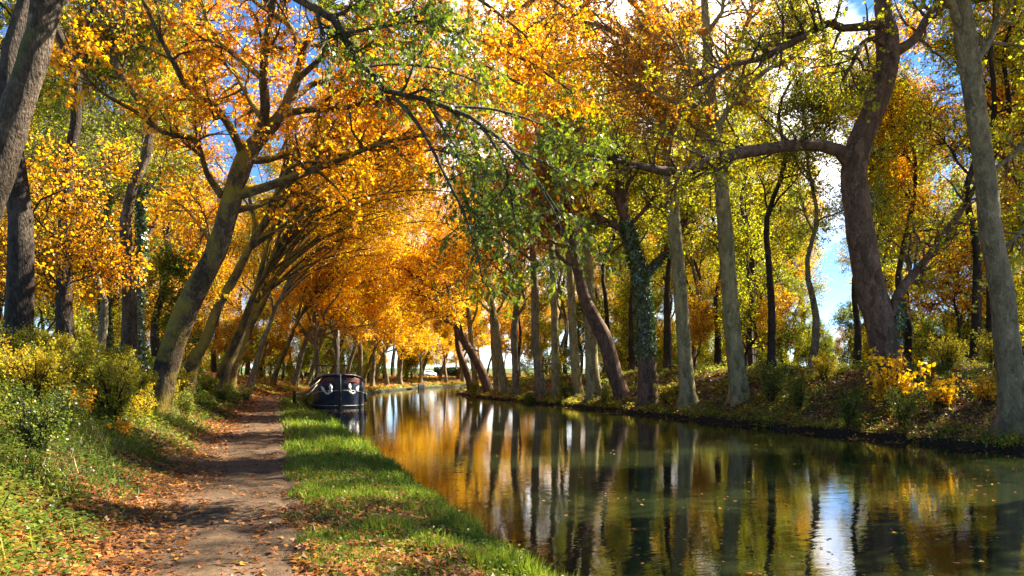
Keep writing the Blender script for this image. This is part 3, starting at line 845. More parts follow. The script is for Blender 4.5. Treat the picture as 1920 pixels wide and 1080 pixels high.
ri, Ti, bi_ = right_tree('plane_tree', [(1215, 755, 18), (1212, 660, 16), (1206, 560, 15), (1196, 500, 13), (1180, 440, 11), (1168, 390, 9), (1160, 330, 7), (1150, 240, 5), (1140, 150, 3)], 46,
           'plane trunk wrapped in dark ivy up to its low fork', B['purple'], M['yelgrn'], 12000, .17, 'ovate', 37,
           [[(1202, 530, 10), (1228, 495, 8), (1252, 470, 6), (1280, 430, 4), (1300, 370, 2.5)], [(1185, 450, 7), (1150, 420, 5), (1110, 400, 3)]], 220, 3000, auto=9, u=(.5, 1), ll=(5, 9))
sq = traced([(1215, 755, 18), (1212, 660, 17), (1206, 560, 16), (1196, 500, 14), (1180, 440, 12), (1168, 390, 9)], 46, bi_)
ivy(ri, *sq, 2.6, 10.5, 5200, 62, .14)
sq = traced([(1202, 530, 10), (1228, 495, 9), (1252, 470, 7), (1275, 440, 5)], 46, bi_)
ivy(ri, *sq, 2.6, 10.5, 900, 63, .14)
right_tree('plane_tree', [(1168, 748, 15), (1152, 700, 14), (1135, 640, 14), (1116, 600, 13.5), (1098, 565, 12), (1086, 520, 10), (1070, 460, 8), (1045, 400, 6), (1010, 340, 3)], 50.5,
           'stout brown plane leaning sharply to the left over the canal beside the ivy-clad trunk', B['purple'], M['orange'], 15000, .15, 'ovate', 38, [[(1080, 490, 8), (1066, 380, 7), (1056, 250, 5.5), (1046, 110, 4), (1040, -20, 2)], [(1060, 300, 5), (1100, 200, 4), (1130, 100, 2)], [(1054, 220, 5), (1000, 140, 4), (950, 60, 2)]], 220, 3000, auto=12, u=(.5, 1), ll=(6, 10))
for k, (sq, d, lab, bm, lm) in enumerate([
    ([(1115, 752, 15), (1110, 690, 12.5), (1108, 620, 12), (1104, 540, 11), (1098, 440, 9.5), (1090, 330, 8), (1085, 220, 6), (1078, 110, 4), (1070, 0, 2)], 53.4, 'thick pale plane trunk just left of the sharply leaning one', 'pale', 'rust'),
    ([(1084, 742, 10), (1078, 680, 8.5), (1073, 600, 8), (1070, 520, 7), (1062, 420, 6), (1055, 320, 5), (1046, 200, 3.5), (1040, 90, 2)], 57.5, 'straight slender plane trunk left of the thick pale one', 'pale', 'orange'),
    ([(1043, 740, 8.5), (1041, 680, 7), (1040, 600, 6.5), (1036, 500, 6), (1030, 400, 5), (1022, 300, 4), (1010, 190, 3), (1000, 90, 1.6)], 61, 'narrow pale plane trunk with a white sunlit edge, midway along the right bank', 'pale', 'orange'),
    ([(1016, 740, 10), (1008, 680, 8), (1003, 620, 7.5), (1003, 550, 7), (998, 450, 6), (990, 350, 5), (980, 230, 3.5), (970, 120, 2)], 63, 'mottled plane trunk curving slightly left near the middle of the right bank', 'plane', 'orange'),
    ([(968, 738, 7), (966, 680, 6.5), (964, 620, 6.5), (970, 560, 6), (975, 480, 5), (972, 380, 2.5)], 67.5, 'plane trunk with a kink halfway up in the right row', 'plane', 'gold'),
    ([(948, 737, 8), (938, 680, 7), (929, 610, 6.5), (920, 560, 6), (910, 480, 5), (900, 390, 2.5)], 71, 'pale plane trunk sweeping left as it rises in the right row', 'pale', 'gold'),
    ([(932, 735, 6), (926, 660, 5.5), (922, 580, 5), (915, 500, 4), (905, 400, 2)], 74, 'slim plane trunk close behind the sweeping pale one', 'pale', 'gold'),
    ([(917, 735, 9.5), (900, 690, 8.5), (880, 655, 8), (862, 625, 7.5), (848, 585, 6.5), (834, 550, 5), (800, 500, 3)], 77, 'dark plane bent far left over the water at the end of the right bank', 'purple', 'gold'),
    ([(893, 727, 5.5), (886, 670, 5), (880, 600, 4.5), (872, 520, 3.5), (860, 430, 2)], 82, 'upright pale plane between the two bent trunks at the canal bend', 'pale', 'gold'),
    ([(884, 727, 7), (872, 690, 6.5), (860, 655, 6), (855, 610, 5), (840, 540, 4), (820, 470, 2)], 85, 'last curved plane trunk of the right row at the canal bend', 'purple', 'gold')]):
    right_tree('plane_tree', sq, d, lab, B[bm], M[lm], 15000, .15, 'ovate', 50 + k, [], 200, 2600, auto=13, u=(.4, 1), ll=(6, 10.5), bias=(-.13, 0, .05))

for k, (x, y, lm) in enumerate(((23.0, 12.5, 'yelgrn'),)):
    T = row_tree(170 + k, .04, 15, .40, 8, .03, .45)
    place_tree(spec(T, None, None, 0, 0, '', 260, 3000)['t'], 'plane_tree', (x, y, gz(x, y) - .05), ('yellow-green' if k == 0 else 'orange-tinged') + ' plane crown reaching in at the upper right corner from beyond the edge', 'tree', B['grey'], M[lm], 15000, .15, 'palmate', 'trees along the right bank')
# ---- woodland behind both banks
def forest_tree(seed, H, r, nl, ll, z0=.35):
    rg = np.random.default_rng(seed); T = Tree(seed)
    pts = [(0, 0, -.4)] + [(rg.normal() * .18 * k ** .7, rg.normal() * .18 * k ** .7, H * k / 7) for k in range(1, 8)]
    T.trunk(pts, [r * 1.3, r] + [r * (1 - .85 * (k / 7)) for k in range(2, 8)], K=20, S=9)
    T.auto_limbs(nl, (z0, 1), (35, 75), ll, (0, 0, .06), rr=.5, rmax=.12)
    return T


wood_v = [spec(forest_tree(200, 19, .21, 18, (3.0, 5.5), .42), B['dark'], M['yelgrn'], 19000, .112, 'ovate', 250, 3400, (1.2, 2.6)),
          spec(forest_tree(201, 20, .18, 18, (3.0, 5.0), .4), B['plane'], M['greeny'], 19000, .112, 'ovate', 250, 3400, (1.2, 2.6)),
          spec(forest_tree(202, 18, .22, 18, (3.0, 5.5), .36), B['dark'], M['yellow'], 18000, .115, 'palmate', 250, 3400, (1.2, 2.6)),
          spec(forest_tree(203, 19, .22, 18, (3.0, 5.5), .4), B['ridged'], M['orange'], 18000, .115, 'palmate', 250, 3400, (1.2, 2.6))]
KIND = ['yellow-green', 'green-leaved', 'yellow-leaved', 'orange-leaved']
under_v = [spec(forest_tree(210, 6.5, .08, 18, (1.6, 3.0), .12), B['dark'], M['yelgrn'], 7500, .11, 'ovate', 200, 2000, (.7, 1.6), (.4, .9)),
           spec(forest_tree(211, 5.5, .07, 18, (1.5, 2.8), .1), B['dark'], M['greeny'], 7500, .11, 'ovate', 200, 2000, (.7, 1.6), (.4, .9)),
           spec(forest_tree(212, 7, .08, 18, (1.6, 3.0), .12), B['dark'], M['yellow'], 7000, .11, 'ovate', 200, 2000, (.7, 1.6), (.4, .9))]


def scatter(rg, n, fx, ok, mind, pre=()):
    out = list(pre); tries = 0
    while len(out) < n + len(pre) and tries < 8000:
        tries += 1
        x, y = fx(rg)
        if ok(x, y) and all((x - a) ** 2 + (y - b_) ** 2 > mind ** 2 for a, b_ in out): out.append((x, y))
    return out


def at_px(px, d): p = P(px, 650, d); return (p[0], p[1])


rg = np.random.default_rng(77)
left_fixed = [(at_px(30, 20.5), 0, 1.35), (at_px(124, 29), 0, 1.25), (at_px(240, 32), 3, 1.2), (at_px(180, 36), 1, .95), (at_px(204, 38), 1, .95), (at_px(268, 34), 1, .95), (at_px(300, 46), 2, 1.0)]
pts = scatter(rg, 66, lambda r: (r.uniform(-40, 60), r.uniform(24, 200)), lambda x, y: PX(x, y, 3)[0] > -150 and PX(x, y, 3)[0] < 800 and 10.5 < sdist(LR, np.array([x]), np.array([y]))[0] < 42, 4.4, [f[0] for f in left_fixed])
items = [(p, left_fixed[i][1], left_fixed[i][2]) if i < len(left_fixed) else (p, int(rg.choice([0, 1, 2, 3], p=[.3, .2, .25, .25])), rg.uniform(.95, 1.3)) for i, p in enumerate(pts)]
items.sort(key=lambda it: PX(it[0][0], it[0][1], 3)[0])
cnt = [0] * 4
for (x, y), k, sc in items:
    lab = f'{KIND[k]} woodland tree behind the left bank, {ordn(cnt[k])} of its kind from the left'; cnt[k] += 1
    r_ = proto_place(wood_v[k], 'woodland_tree', (x, y, gz(x, y) - .05), lab, 'tree', 'woodland trees behind the left bank', rg.uniform(0, 6), sc)
    r_['group'] = 'woodland trees behind the left bank'
    if abs(PX(x, y, 3)[0] - 268) < 3 or abs(PX(x, y, 3)[0] - 204) < 3:
        r_['label'] = 'ivy-covered woodland trunk ' + ('just right of the grey trunk' if PX(x, y, 3)[0] > 240 else 'left of the grey trunk') + ' behind the left bank'
        t_ = wood_v[1]['t']
        ivy(r_, t_.tp, t_.tr * 1.05, .2, 9, 3200, int(x * 10) % 97 + 5, .13)

right_fixed = [(at_px(1445, 44), 0, 1.05), (at_px(1520, 42), 1, .95), (at_px(1408, 50), 0, 1.0), (at_px(1252, 54), 0, 1.2), (at_px(1606, 46), 0, .9), (at_px(1830, 36), 0, 1.05), (at_px(1856, 38), 0, 1.1), (at_px(1345, 58), 0, 1.0), (at_px(1185, 60), 0, 1.1)]
pts = scatter(rg, 74, lambda r: (r.uniform(25, 80), r.uniform(12, 135)), lambda x, y: PX(x, y, 3)[0] < 2300 and -sdist(RB, np.array([x]), np.array([y]))[0] > 6 and not (1500 < PX(x, y, 3)[0] < 1635), 4.8, [f[0] for f in right_fixed])
items = [(p, right_fixed[i][1], right_fixed[i][2]) if i < len(right_fixed) else (p, int(rg.choice([0, 1, 2, 3], p=[.45, .25, .2, .1])), rg.uniform(.95, 1.3)) for i, p in enumerate(pts)]
items.sort(key=lambda it: -PX(it[0][0], it[0][1], 3)[0])
cnt = [0] * 4
for (x, y), k, sc in items:
    lab = f'{KIND[k]} woodland tree behind the right bank, {ordn(cnt[k])} of its kind from the right'; cnt[k] += 1
    r_ = proto_place(wood_v[k], 'woodland_tree', (x, y, gz(x, y) - .05), lab, 'tree', None, rg.uniform(0, 6), sc)
    r_['group'] = 'woodland trees behind the right bank'

UK = ['yellow-green', 'dark green', 'bright yellow']
pl = scatter(rg, 64, lambda r: (r.uniform(-26, 60), r.uniform(20, 205)), lambda x, y: PX(x, y, 3)[0] > -60 and PX(x, y, 3)[0] < 800 and 9 < sdist(LR, np.array([x]), np.array([y]))[0] < 28, 2.7, [at_px(118, 25), at_px(330, 40)])
pl += [at_px(a_, d_) for a_, d_ in ((818, 196), (836, 205), (852, 200), (868, 208), (884, 198), (805, 210))]
fx_, fy_, _a = offset_line(LR, 11., 1., -6, 260)
pl += [(fx_[si] + rg.normal(), fy_[si] + rg.normal()) for si in range(84, 190, 7) if PX(fx_[si], fy_[si], 2)[0] < 812]
pl.sort(key=lambda p: PX(p[0], p[1], 3)[0]); cnt = [0] * 3
for i, (x, y) in enumerate(pl):
    k = 2 if i < 4 or PX(x, y, 3)[0] > 780 else int(rg.choice(3, p=[.35, .15, .5]))
    r_ = proto_place(under_v[k], 'young_tree', (x, y, gz(x, y) - .05), f'low {UK[k]} young tree under the woods on the left, {ordn(cnt[k])} such from the left', 'tree', 'x', rg.uniform(0, 6), rg.uniform(.75, 1.1)); cnt[k] += 1
    r_['group'] = 'young trees under the left woods'
pr = scatter(rg, 58, lambda r: (r.uniform(24.5, 70), r.uniform(30, 125)), lambda x, y: PX(x, y, 3)[0] < 2000 and not (1455 < PX(x, y, 3)[0] < 1640 and PX(x, y, 3)[2] < 66) and -sdist(RB, np.array([x]), np.array([y]))[0] > 6, 3.0)
pr = scatter(rg, 40, lambda r: at_px(r.uniform(1120, 1960), r.uniform(62, 118)), lambda x, y: -sdist(RB, np.array([x]), np.array([y]))[0] > 8, 2.6, pr)
pr.sort(key=lambda p: -PX(p[0], p[1], 3)[0]); cnt = [0] * 3
for i, (x, y) in enumerate(pr):
    k = int(rg.choice(3, p=[.45, .35, .2]))
    r_ = proto_place(under_v[k], 'young_tree', (x, y, gz(x, y) - .05), f'low {UK[k]} young tree under the woods on the right, {ordn(cnt[k])} such from the right', 'tree', 'x', rg.uniform(0, 6), rg.uniform(.75, 1.15)); cnt[k] += 1
    r_['group'] = 'young trees under the right woods'

# far trees closing the view past the bend and the meadow
far = [(x, y) for x, y in zip(np.linspace(-70, 190, 24), 215 + 25 * np.sin(np.linspace(0, 9, 24)))] + [(x, y) for x, y in zip(np.linspace(70, 190, 10), np.linspace(70, 190, 10) * .25 + 70 + 12 * np.sin(np.arange(10) * 2.1))]
far = [p for p in far if True  and sdist(LB, np.array([p[0]]), np.array([p[1]]))[0] > 6 or -sdist(RB, np.array([p[0]]), np.array([p[1]]))[0] > 8]
far.sort(key=lambda p: PX(p[0], p[1], 3)[0]); cnt = [0] * 4
for i, (x, y) in enumerate(far):
    k = int(rg.choice(4, p=[.3, .25, .3, .15]))
    r_ = proto_place(wood_v[k], 'woodland_tree', (x, y, gz(x, y) - .1), f'distant {KIND[k]} tree beyond the canal bend, {ordn(cnt[k])} of its kind from the left', 'tree', None, rg.uniform(0, 6), rg.uniform(.8, 1.1) * (.42 if 1430 < PX(x, y, 3)[0] < 1740 else 1)); cnt[k] += 1
    r_['group'] = 'distant trees beyond the meadow'

# ------------------------------------------------------------------ shrubs
def shrub_spec(seed, h, nst, lmat, n, size, kind='ovate', spread=.55):
    rg = np.random.default_rng(seed); T = Tree(seed)
    for k in range(nst):
        a = rg.uniform(0, 6.28); s_ = rg.uniform(.15, spread) * h; hh = h * rg.uniform(.65, 1)
        p = [(math.cos(a) * .05 * h, math.sin(a) * .05 * h, -.1), (math.cos(a) * s_ * .4, math.sin(a) * s_ * .4, hh * .5), (math.cos(a) * s_, math.sin(a) * s_, hh * .95)]
        T.limb(p, [.014 * h, .01 * h, .004 * h], K=8)
    T.tp, T.tr, T.TS = T.lim[0][0], T.lim[0][1], 5
    T.grow(nst * 6, (h * .2, h * .5), nst * 40, (h * .08, h * .25), bb=(0, 0, .05), twr=.005)
    return dict(t=T, lmat=M[lmat], n=n, size=size, kind=kind)


def shrub_place(sp, name, loc, label, group, rz, sc):
    if 'root' not in sp:
        r = empty(name, loc, label, 'shrub', group, rz, sc)
        link('stem', sp['t'].wood(B['dark'], .0, True, 5), r)
        link('foliage', sp['t'].crown(sp['n'], sp['size'], sp['kind'], sp['lmat'], .2), r)
        sp['root'] = r; return r
    r = copy_thing(sp['root'], loc, rz, sc, label); r['group'] = group
    return r


M['lime'] = leaf_mat('leaf_lime', [(0, (.07, .09, .012)), (.3, (.20, .22, .018)), (.6, (.42, .37, .025)), (.85, (.62, .42, .03)), (1, (.42, .18, .03))])
sh = {'yellow': shrub_spec(301, 2.0, 9, 'yellow', 900, .15), 'green': shrub_spec(302, 1.3, 11, 'weed', 3000, .055), 'lime': shrub_spec(303, 1.7, 12, 'lime', 3600, .06), 'big': shrub_spec(304, 2.1, 14, 'lime', 4600, .065, 'ovate', .7)}
def sh_at(kind, px, py, d, lab, group, sc=1.):
    p = P(px, py, d); z = gz(p[0], p[1])
    return shrub_place(sh[kind], 'shrub', (p[0], p[1], z - .05), lab, group, (px * .37) % 6, sc)


GR = 'shrubs on the right bank'; GL = 'shrubs on the left bank'
sh_at('yellow', 1665, 760, 30.5, 'bright yellow shrub in front of the purple-brown trunk', GR, 1.1)
sh_at('yellow', 1770, 765, 28, 'sparse yellow sapling between the yellow shrub and the grey trunk', GR, .62)
sh_at('yellow', 1850, 770, 27, 'low yellow sapling close beside the grey trunk at the right edge', GR, .55)
sh_at('green', 1445, 745, 37, 'rounded light green shrub beside the slim olive trunk', GR, 1.35)
sh_at('green', 1500, 760, 34, 'low green shrub on the bank between olive trunk and yellow shrub', GR, 1.0)
sh_at('green', 1590, 775, 30, 'green shrub at the foot of the bank, left of the yellow shrub', GR, 1.0)
sh_at('green', 1690, 780, 28, 'dark green shrub under the yellow shrub near the water', GR, 1.0)
sh_at('lime', 1545, 700, 36.5, 'feathery olive shrub on the crest of the right bank', GR, .8)
sh_at('lime', 1775, 690, 32, 'yellow-green bush on the bank top right of the purple-brown trunk', GR, .9)
sh_at('lime', 1860, 680, 31, 'green bush on the bank top behind the grey trunk', GR, .9)
sh_at('lime', 1245, 752, 44, 'small shrub between the ivy-clad and the straight pale trunk', GR, .7)
sh_at('green', 1060, 740, 57, 'low fern-like shrub between two slender trunks of the right row', GR, 1.0)
sh_at('green', 990, 738, 62, 'small shrub at the water edge midway along the right row', GR, .9)
sh_at('lime', 890, 728, 80, 'pale green bush at the very end of the right bank', GR, .8)
sh_at('green', 1135, 748, 51, 'low shrub at the foot of the sharply leaning plane', GR, .8)
LS = [('big', 95, 660, 17, 'yellow-green bush beside the dark trunk at the left edge', .8), ('lime', 150, 668, 19.5, 'lime bush glowing in sunlight right of the dark trunk', 1.), ('big', 205, 665, 22, 'sunlit yellow bush below the grey woodland trunk', .9),
      ('lime', 250, 690, 22, 'lime bush left of the mossy leaning plane', .9), ('lime', 30, 700, 15, 'green bush below the dark trunk at the left edge', .8), ('yellow', 155, 690, 16, 'small golden-leaved sapling low in front of the lime bushes', .5),
      ('green', 120, 760, 13.5, 'leafy green shrub halfway up the near left slope', .8), ('green', 215, 760, 17.5, 'pale green shrub on the slope left of the mossy plane', .9), ('green', 350, 770, 25, 'green shrub at the foot of the mossy plane on its path side', .75),
      ('lime', 340, 730, 30, 'lime shrub between the first and second leaning planes', .85), ('lime', 385, 735, 38, 'shrub between the second and third leaning planes', .8), ('green', 420, 745, 38, 'pale feathery shrub beside the path after the second plane', .9),
      ('green', 460, 742, 48, 'pale green shrub where the path narrows ahead', .9), ('yellow', 232, 800, 16, 'yellow-green seedling at the edge of the fallen leaves', .35), ('green', 575, 750, 48, 'leafy shrub on the bank by the mooring post', .8), ('lime', 60, 750, 11.5, 'green bush low on the near left slope', .6)]
for kd, px, py, d_, lab, sc in LS: sh_at(kd, px, py, d_, lab, GL, sc * (.66 if px < 300 else .85))

rg = np.random.default_rng(88)
sp_ = scatter(rg, 30, lambda r: at_px(r.uniform(-10, 330), r.uniform(9.5, 34)), lambda x, y: 5.6 < sdist(LR, np.array([x]), np.array([y]))[0] < 12, 1.15)
sp_.sort(key=lambda p: PX(p[0], p[1], 2)[0]); cnt = {}
NM = {'lime': 'soft yellow-green', 'green': 'pale leafy', 'big': 'broad sunlit'}
for x, y in sp_:
    k = ('lime', 'green', 'big', 'lime', 'green')[int(rg.integers(5))]; cnt[k] = cnt.get(k, 0) + 1
    shrub_place(sh[k], 'shrub', (x, y, gz(x, y) - .06), f'{NM[k]} shrub in the thicket on the left slope, {ordn(cnt[k] - 1)} such from the left', GL, rg.uniform(0, 6), rg.uniform(.4, .75))
sp_ = scatter(rg, 9, lambda r: at_px(r.uniform(1230, 1930), r.uniform(25, 48)), lambda x, y: 1.2 < -sdist(RB, np.array([x]), np.array([y]))[0] < 8, 1.3)
sp_.sort(key=lambda p: -PX(p[0], p[1], 2)[0]); cnt = {}
for x, y in sp_:
    k = ('lime', 'green', 'green', 'lime', 'big')[int(rg.integers(5))]; cnt[k] = cnt.get(k, 0) + 1
    shrub_place(sh[k], 'shrub', (x, y, gz(x, y) - .06), f'low {NM[k]} plant on the slope of the right bank, {ordn(cnt[k] - 1)} such from the right', GR, rg.uniform(0, 6), rg.uniform(.3, .7))

# ------------------------------------------------------------------ ground cover
rg = np.random.default_rng(404)


def cand(n, dmin, dmax, p=1.0, a0=-21, a1=54):
    """points in the view fan, denser near the camera"""
    az = np.radians(rg.uniform(a0, a1, n)); u = rg.uniform(0, 1, n)
    d_ = dmin * (dmax / dmin) ** (u ** p)
    return d_ * np.sin(az), d_ * np.cos(az), d_


def stuff(name, V, Fs, mat, lv, label, cat):
    o = link(name, mesh(name, V, Fs, mat, lv=lv)); tag(o, label, cat, None, 'stuff'); return o


def acc(): return [[], [], [], 0]
def put(A, r):
    A[0].append(r[0]); A[1].append(r[1] + A[3]); A[2].append(r[2]); A[3] += len(r[0])
def fin(A): return np.concatenate(A[0]), A[1], np.concatenate(A[2])


def blades(X, Y, Z, D, h, w, lvv, lean=.35):
    n = len(X)
    a = rg.uniform(0, 2 * PI, n)
    ax = unit(np.stack([np.cos(a) * lean * rg.uniform(.2, 1.6, n), np.sin(a) * lean * rg.uniform(.2, 1.6, n), np.ones(n)], 1))
    b_ = rg.uniform(0, 2 * PI, n); nr = np.stack([np.cos(b_), np.sin(b_), 0 * b_ + .15], 1)
    return leaves(np.stack([X, Y, Z], 1), ax, nr, h, 'blade', lvv, w / h)


def flat_leaves(X, Y, Z, size, kind, lvv, tilt=.35, lift=.01):
    n = len(X); a = rg.uniform(0, 2 * PI, n)
    ax = np.stack([np.cos(a), np.sin(a), rg.normal(size=n) * tilt], 1)
    nr = np.stack([rg.normal(size=n) * tilt, rg.normal(size=n) * tilt, np.ones(n)], 1)
    return leaves(np.stack([X, Y, Z + lift], 1), ax, nr, size, kind, lvv)


# grass on the strip between path and water
A = acc()
X, Y, D = cand(900000, 4.2, 75, 1.0, -14, 30)
i3 = tinfo(X, Y); dl, dr_, rr = i3
patch = wob(X, Y, 1.1, .3); patch2 = wob(X, Y, .5, 2.)
edge = 2.2 + .22 * wob(X, Y, 2.1, .7) + .15 * wob(X, Y, 5, .2)
thin = np.where((Y < 11.5) & (dl > .9), .45, 1.) * np.where((np.abs(Y - 10.2 - .2 * X) < .7) & (dl > .5), .35, 1.)
ok = (dl > .10) & (dr_ < edge) & (dl > rr) & (rg.uniform(0, 1, len(X)) < (.58 + .45 * patch + .25 * wob(X, Y, 4.1, 2.)) * thin)
X, Y, D = X[ok], Y[ok], D[ok]; dl = dl[ok]
Z = ground(X, Y) - .01
h = np.where((Y > 36) & (Y < 62), .6, 1) * (.035 + .10 * rg.uniform(0, 1, len(X)) ** 1.5 + .05 * np.maximum(wob(X, Y, .9), 0)) * (1 + .55 * wob(X, Y, 3.4, .8)) * np.where(dl < .6, 1.5, 1) * np.clip(D / 14, 1, 1.8)
put(A, blades(X, Y, Z, D, h, np.maximum(.0055, .00085 * D) * rg.uniform(.7, 1.3, len(X)), np.clip(.5 + .3 * wob(X, Y, .8, 1.) + rg.normal(size=len(X)) * .2, 0, 1), .5))
print('verge blades', len(X))
# far verge beyond the barge and meadow
X, Y, D = cand(90000, 70, 190, 1.0, -4, 30); dl, dr_, rr = tinfo(X, Y); ok = (dl > .3) & (dl > rr)
X, Y, D = X[ok], Y[ok], D[ok]
put(A, blades(X, Y, ground(X, Y), D, .10 + .14 * rg.uniform(0, 1, len(X)), .0012 * D, rg.uniform(.6, 1, len(X)), .5))
# long grass on the left slope
X, Y, D = cand(260000, 5, 60, 1.0, -21, 4); dl, dr_, rr = tinfo(X, Y)
ok = (dr_ > 4.1) & (dr_ < 13) & (rg.uniform(0, 1, len(X)) < np.clip(.10 + .5 * wob(X, Y, .9, 4.), 0.01, 1) * np.clip((dr_ - 4.3) / 1.2, .03, 1))
X, Y, D = X[ok], Y[ok], D[ok]
h = .09 + .24 * rg.uniform(0, 1, len(X)) ** 1.8
put(A, blades(X, Y, ground(X, Y), D, h, np.maximum(.006, .0008 * D), np.clip(.35 + .3 * wob(X, Y, .7, 1.) + rg.normal(size=len(X)) * .25, 0, 1), .6))
# grass tufts on the right bank
X, Y, D = cand(200000, 16, 95, 1.0, 10, 61); dl, dr_, rr = tinfo(X, Y)
ok = (rr > .03) & (rr < 9) & (rr > dl) & (rg.uniform(0, 1, len(X)) < np.clip(.2 + .7 * wob(X, Y, 1.2, 3.), .04, 1) * np.where((rr < 1.1) | (rr > 4.2), 1., .3))
X, Y, D = X[ok], Y[ok], D[ok]
put(A, blades(X, Y, ground(X, Y), D, .10 + .25 * rg.uniform(0, 1, len(X)) ** 1.5, .0010 * D, np.clip(.5 + rg.normal(size=len(X)) * .3, 0, 1), .6))
V, Fs, lv = fin(A)
stuff('grass', V, Fs, M['grass'], lv, 'green grass growing on the verge beside the path and on both banks', 'grass')

M['straw'] = leaf_mat('dry_grass_blade', [(0, (.10, .06, .025)), (.5, (.30, .20, .08)), (1, (.50, .38, .16))], trans=.35, gloss=.02, objr=0)
A = acc()
X, Y, D = cand(32000, 5, 60, 1.0, -21, 4); dl, dr_, rr = tinfo(X, Y)
ok = (dr_ > 5.0) & (dr_ < 13) & (rg.uniform(0, 1, len(X)) < np.clip(.30 + .5 * wob(X, Y, 1.1, 2.), 0.02, 1)); X, Y, D = X[ok], Y[ok], D[ok]
put(A, blades(X, Y, ground(X, Y), D, .12 + .35 * rg.uniform(0, 1, len(X)) ** 2, np.maximum(.004, .0006 * D), rg.uniform(0, 1, len(X)), .8))
X, Y, D = cand(60000, 16, 95, 1.0, 10, 61); dl, dr_, rr = tinfo(X, Y)
ok = (rr > .1) & (rr < 9) & (rr > dl) & (rg.uniform(0, 1, len(X)) < np.clip(.2 + .6 * wob(X, Y, 1.3, 1.), .03, 1)); X, Y, D = X[ok], Y[ok], D[ok]
put(A, blades(X, Y, ground(X, Y), D, .12 + .4 * rg.uniform(0, 1, len(X)) ** 2, .0008 * D, rg.uniform(0, 1, len(X)), .8))
V, Fs, lv = fin(A)
stuff('dry_grass', V, Fs, M['straw'], lv, 'dry straw-coloured grass stems standing among the weeds on both banks', 'grass')

# broad-leaved weeds
def clumps(X, Y, hgt, per, size, kind, lvc, rad):
    """weeds: each point becomes a small plant of `per` leaves spread up its stem"""
    n = len(X); Z = ground(X, Y)
    k = np.repeat(np.arange(n), per); m = len(k)
    f = rg.uniform(0.05, 1, m); a = rg.uniform(0, 2 * PI, m); r_ = rad[k] * np.sqrt(rg.uniform(0, 1, m)) * (1.1 - .6 * f)
    pos = np.stack([X[k] + np.cos(a) * r_, Y[k] + np.sin(a) * r_, Z[k] + hgt[k] * f], 1)
    ax = np.stack([np.cos(a), np.sin(a), rg.normal(size=m) * .35 + .1], 1); nr = np.stack([rg.normal(size=m) * .4, rg.normal(size=m) * .4, np.ones(m)], 1)
    return leaves(pos, ax, nr, size[k] * rg.uniform(.6, 1.3, m), kind, np.clip(lvc[k] + rg.normal(size=m) * .14, 0, 1), 1.15)


A = acc()
# clover-like edge of the verge
X, Y, D = cand(26000, 4.2, 60, 1.0, -14, 32); dl, dr_, rr = tinfo(X, Y)
ok = (dl > .08) & (dl > rr) & (dr_ < 2.1) & (rg.uniform(0, 1, len(X)) < np.where(dl < .75, .85, .22 + .3 * np.maximum(wob(X, Y, 1.4, 2.), 0)))
X, Y, D = X[ok], Y[ok], D[ok]
put(A, clumps(X, Y, .07 + .14 * rg.uniform(0, 1, len(X)), 7, np.maximum(.032, .0028 * D), 'ovate', np.clip(.35 + .2 * wob(X, Y, 1.) + rg.normal(size=len(X)) * .1, 0, 1), np.full(len(X), .12)))
# left slope undergrowth
X, Y, D = cand(60000, 5, 60, 1.0, -21, 5); dl, dr_, rr = tinfo(X, Y)
up = np.clip((dr_ - 4.3) / 4, 0, 1)
ok = (dr_ > 4.15) & (dr_ < 16) & (rg.uniform(0, 1, len(X)) < np.clip(.35 + .45 * wob(X, Y, .8, 1.1), .08, 1) * np.clip((dr_ - 4.0) / 1.4, .12, 1))
X, Y, D, up, dr_ = X[ok], Y[ok], D[ok], up[ok], dr_[ok]
put(A, clumps(X, Y, (.12 + .4 * up) * rg.uniform(.5, 1.4, len(X)), 8, np.maximum(.045, .0032 * D) * rg.uniform(.7, 1.3, len(X)), 'ovate', np.clip(.15 + .45 * up + .22 * wob(X, Y, .6, 2.) + rg.normal(size=len(X)) * .1, 0, 1), .12 + .15 * up))
# right bank weeds
X, Y, D = cand(110000, 17, 95, 1.0, 10, 61); dl, dr_, rr = tinfo(X, Y)
ok = (rr > .05) & (rr < 10) & (rr > dl) & (rg.uniform(0, 1, len(X)) < np.clip(.16 + .55 * wob(X, Y, .75, 5.) + .3 * wob(X, Y, 2.1, 1.), .05, 1) + .4 * (rr < .5))
X, Y, D = X[ok], Y[ok], D[ok]
put(A, clumps(X, Y, (.12 + .35 * rg.uniform(0, 1, len(X)) ** 2), 9, np.maximum(.06, .0026 * D) * rg.uniform(.7, 1.3, len(X)), 'ovate', np.clip(.6 + .25 * wob(X, Y, .5, 2.) + rg.normal(size=len(X)) * .14, 0, 1), np.full(len(X), .28)))
V, Fs, lv = fin(A)
stuff('undergrowth', V, Fs, M['weed'], lv, 'leafy weeds and low undergrowth covering both banks', 'undergrowth')

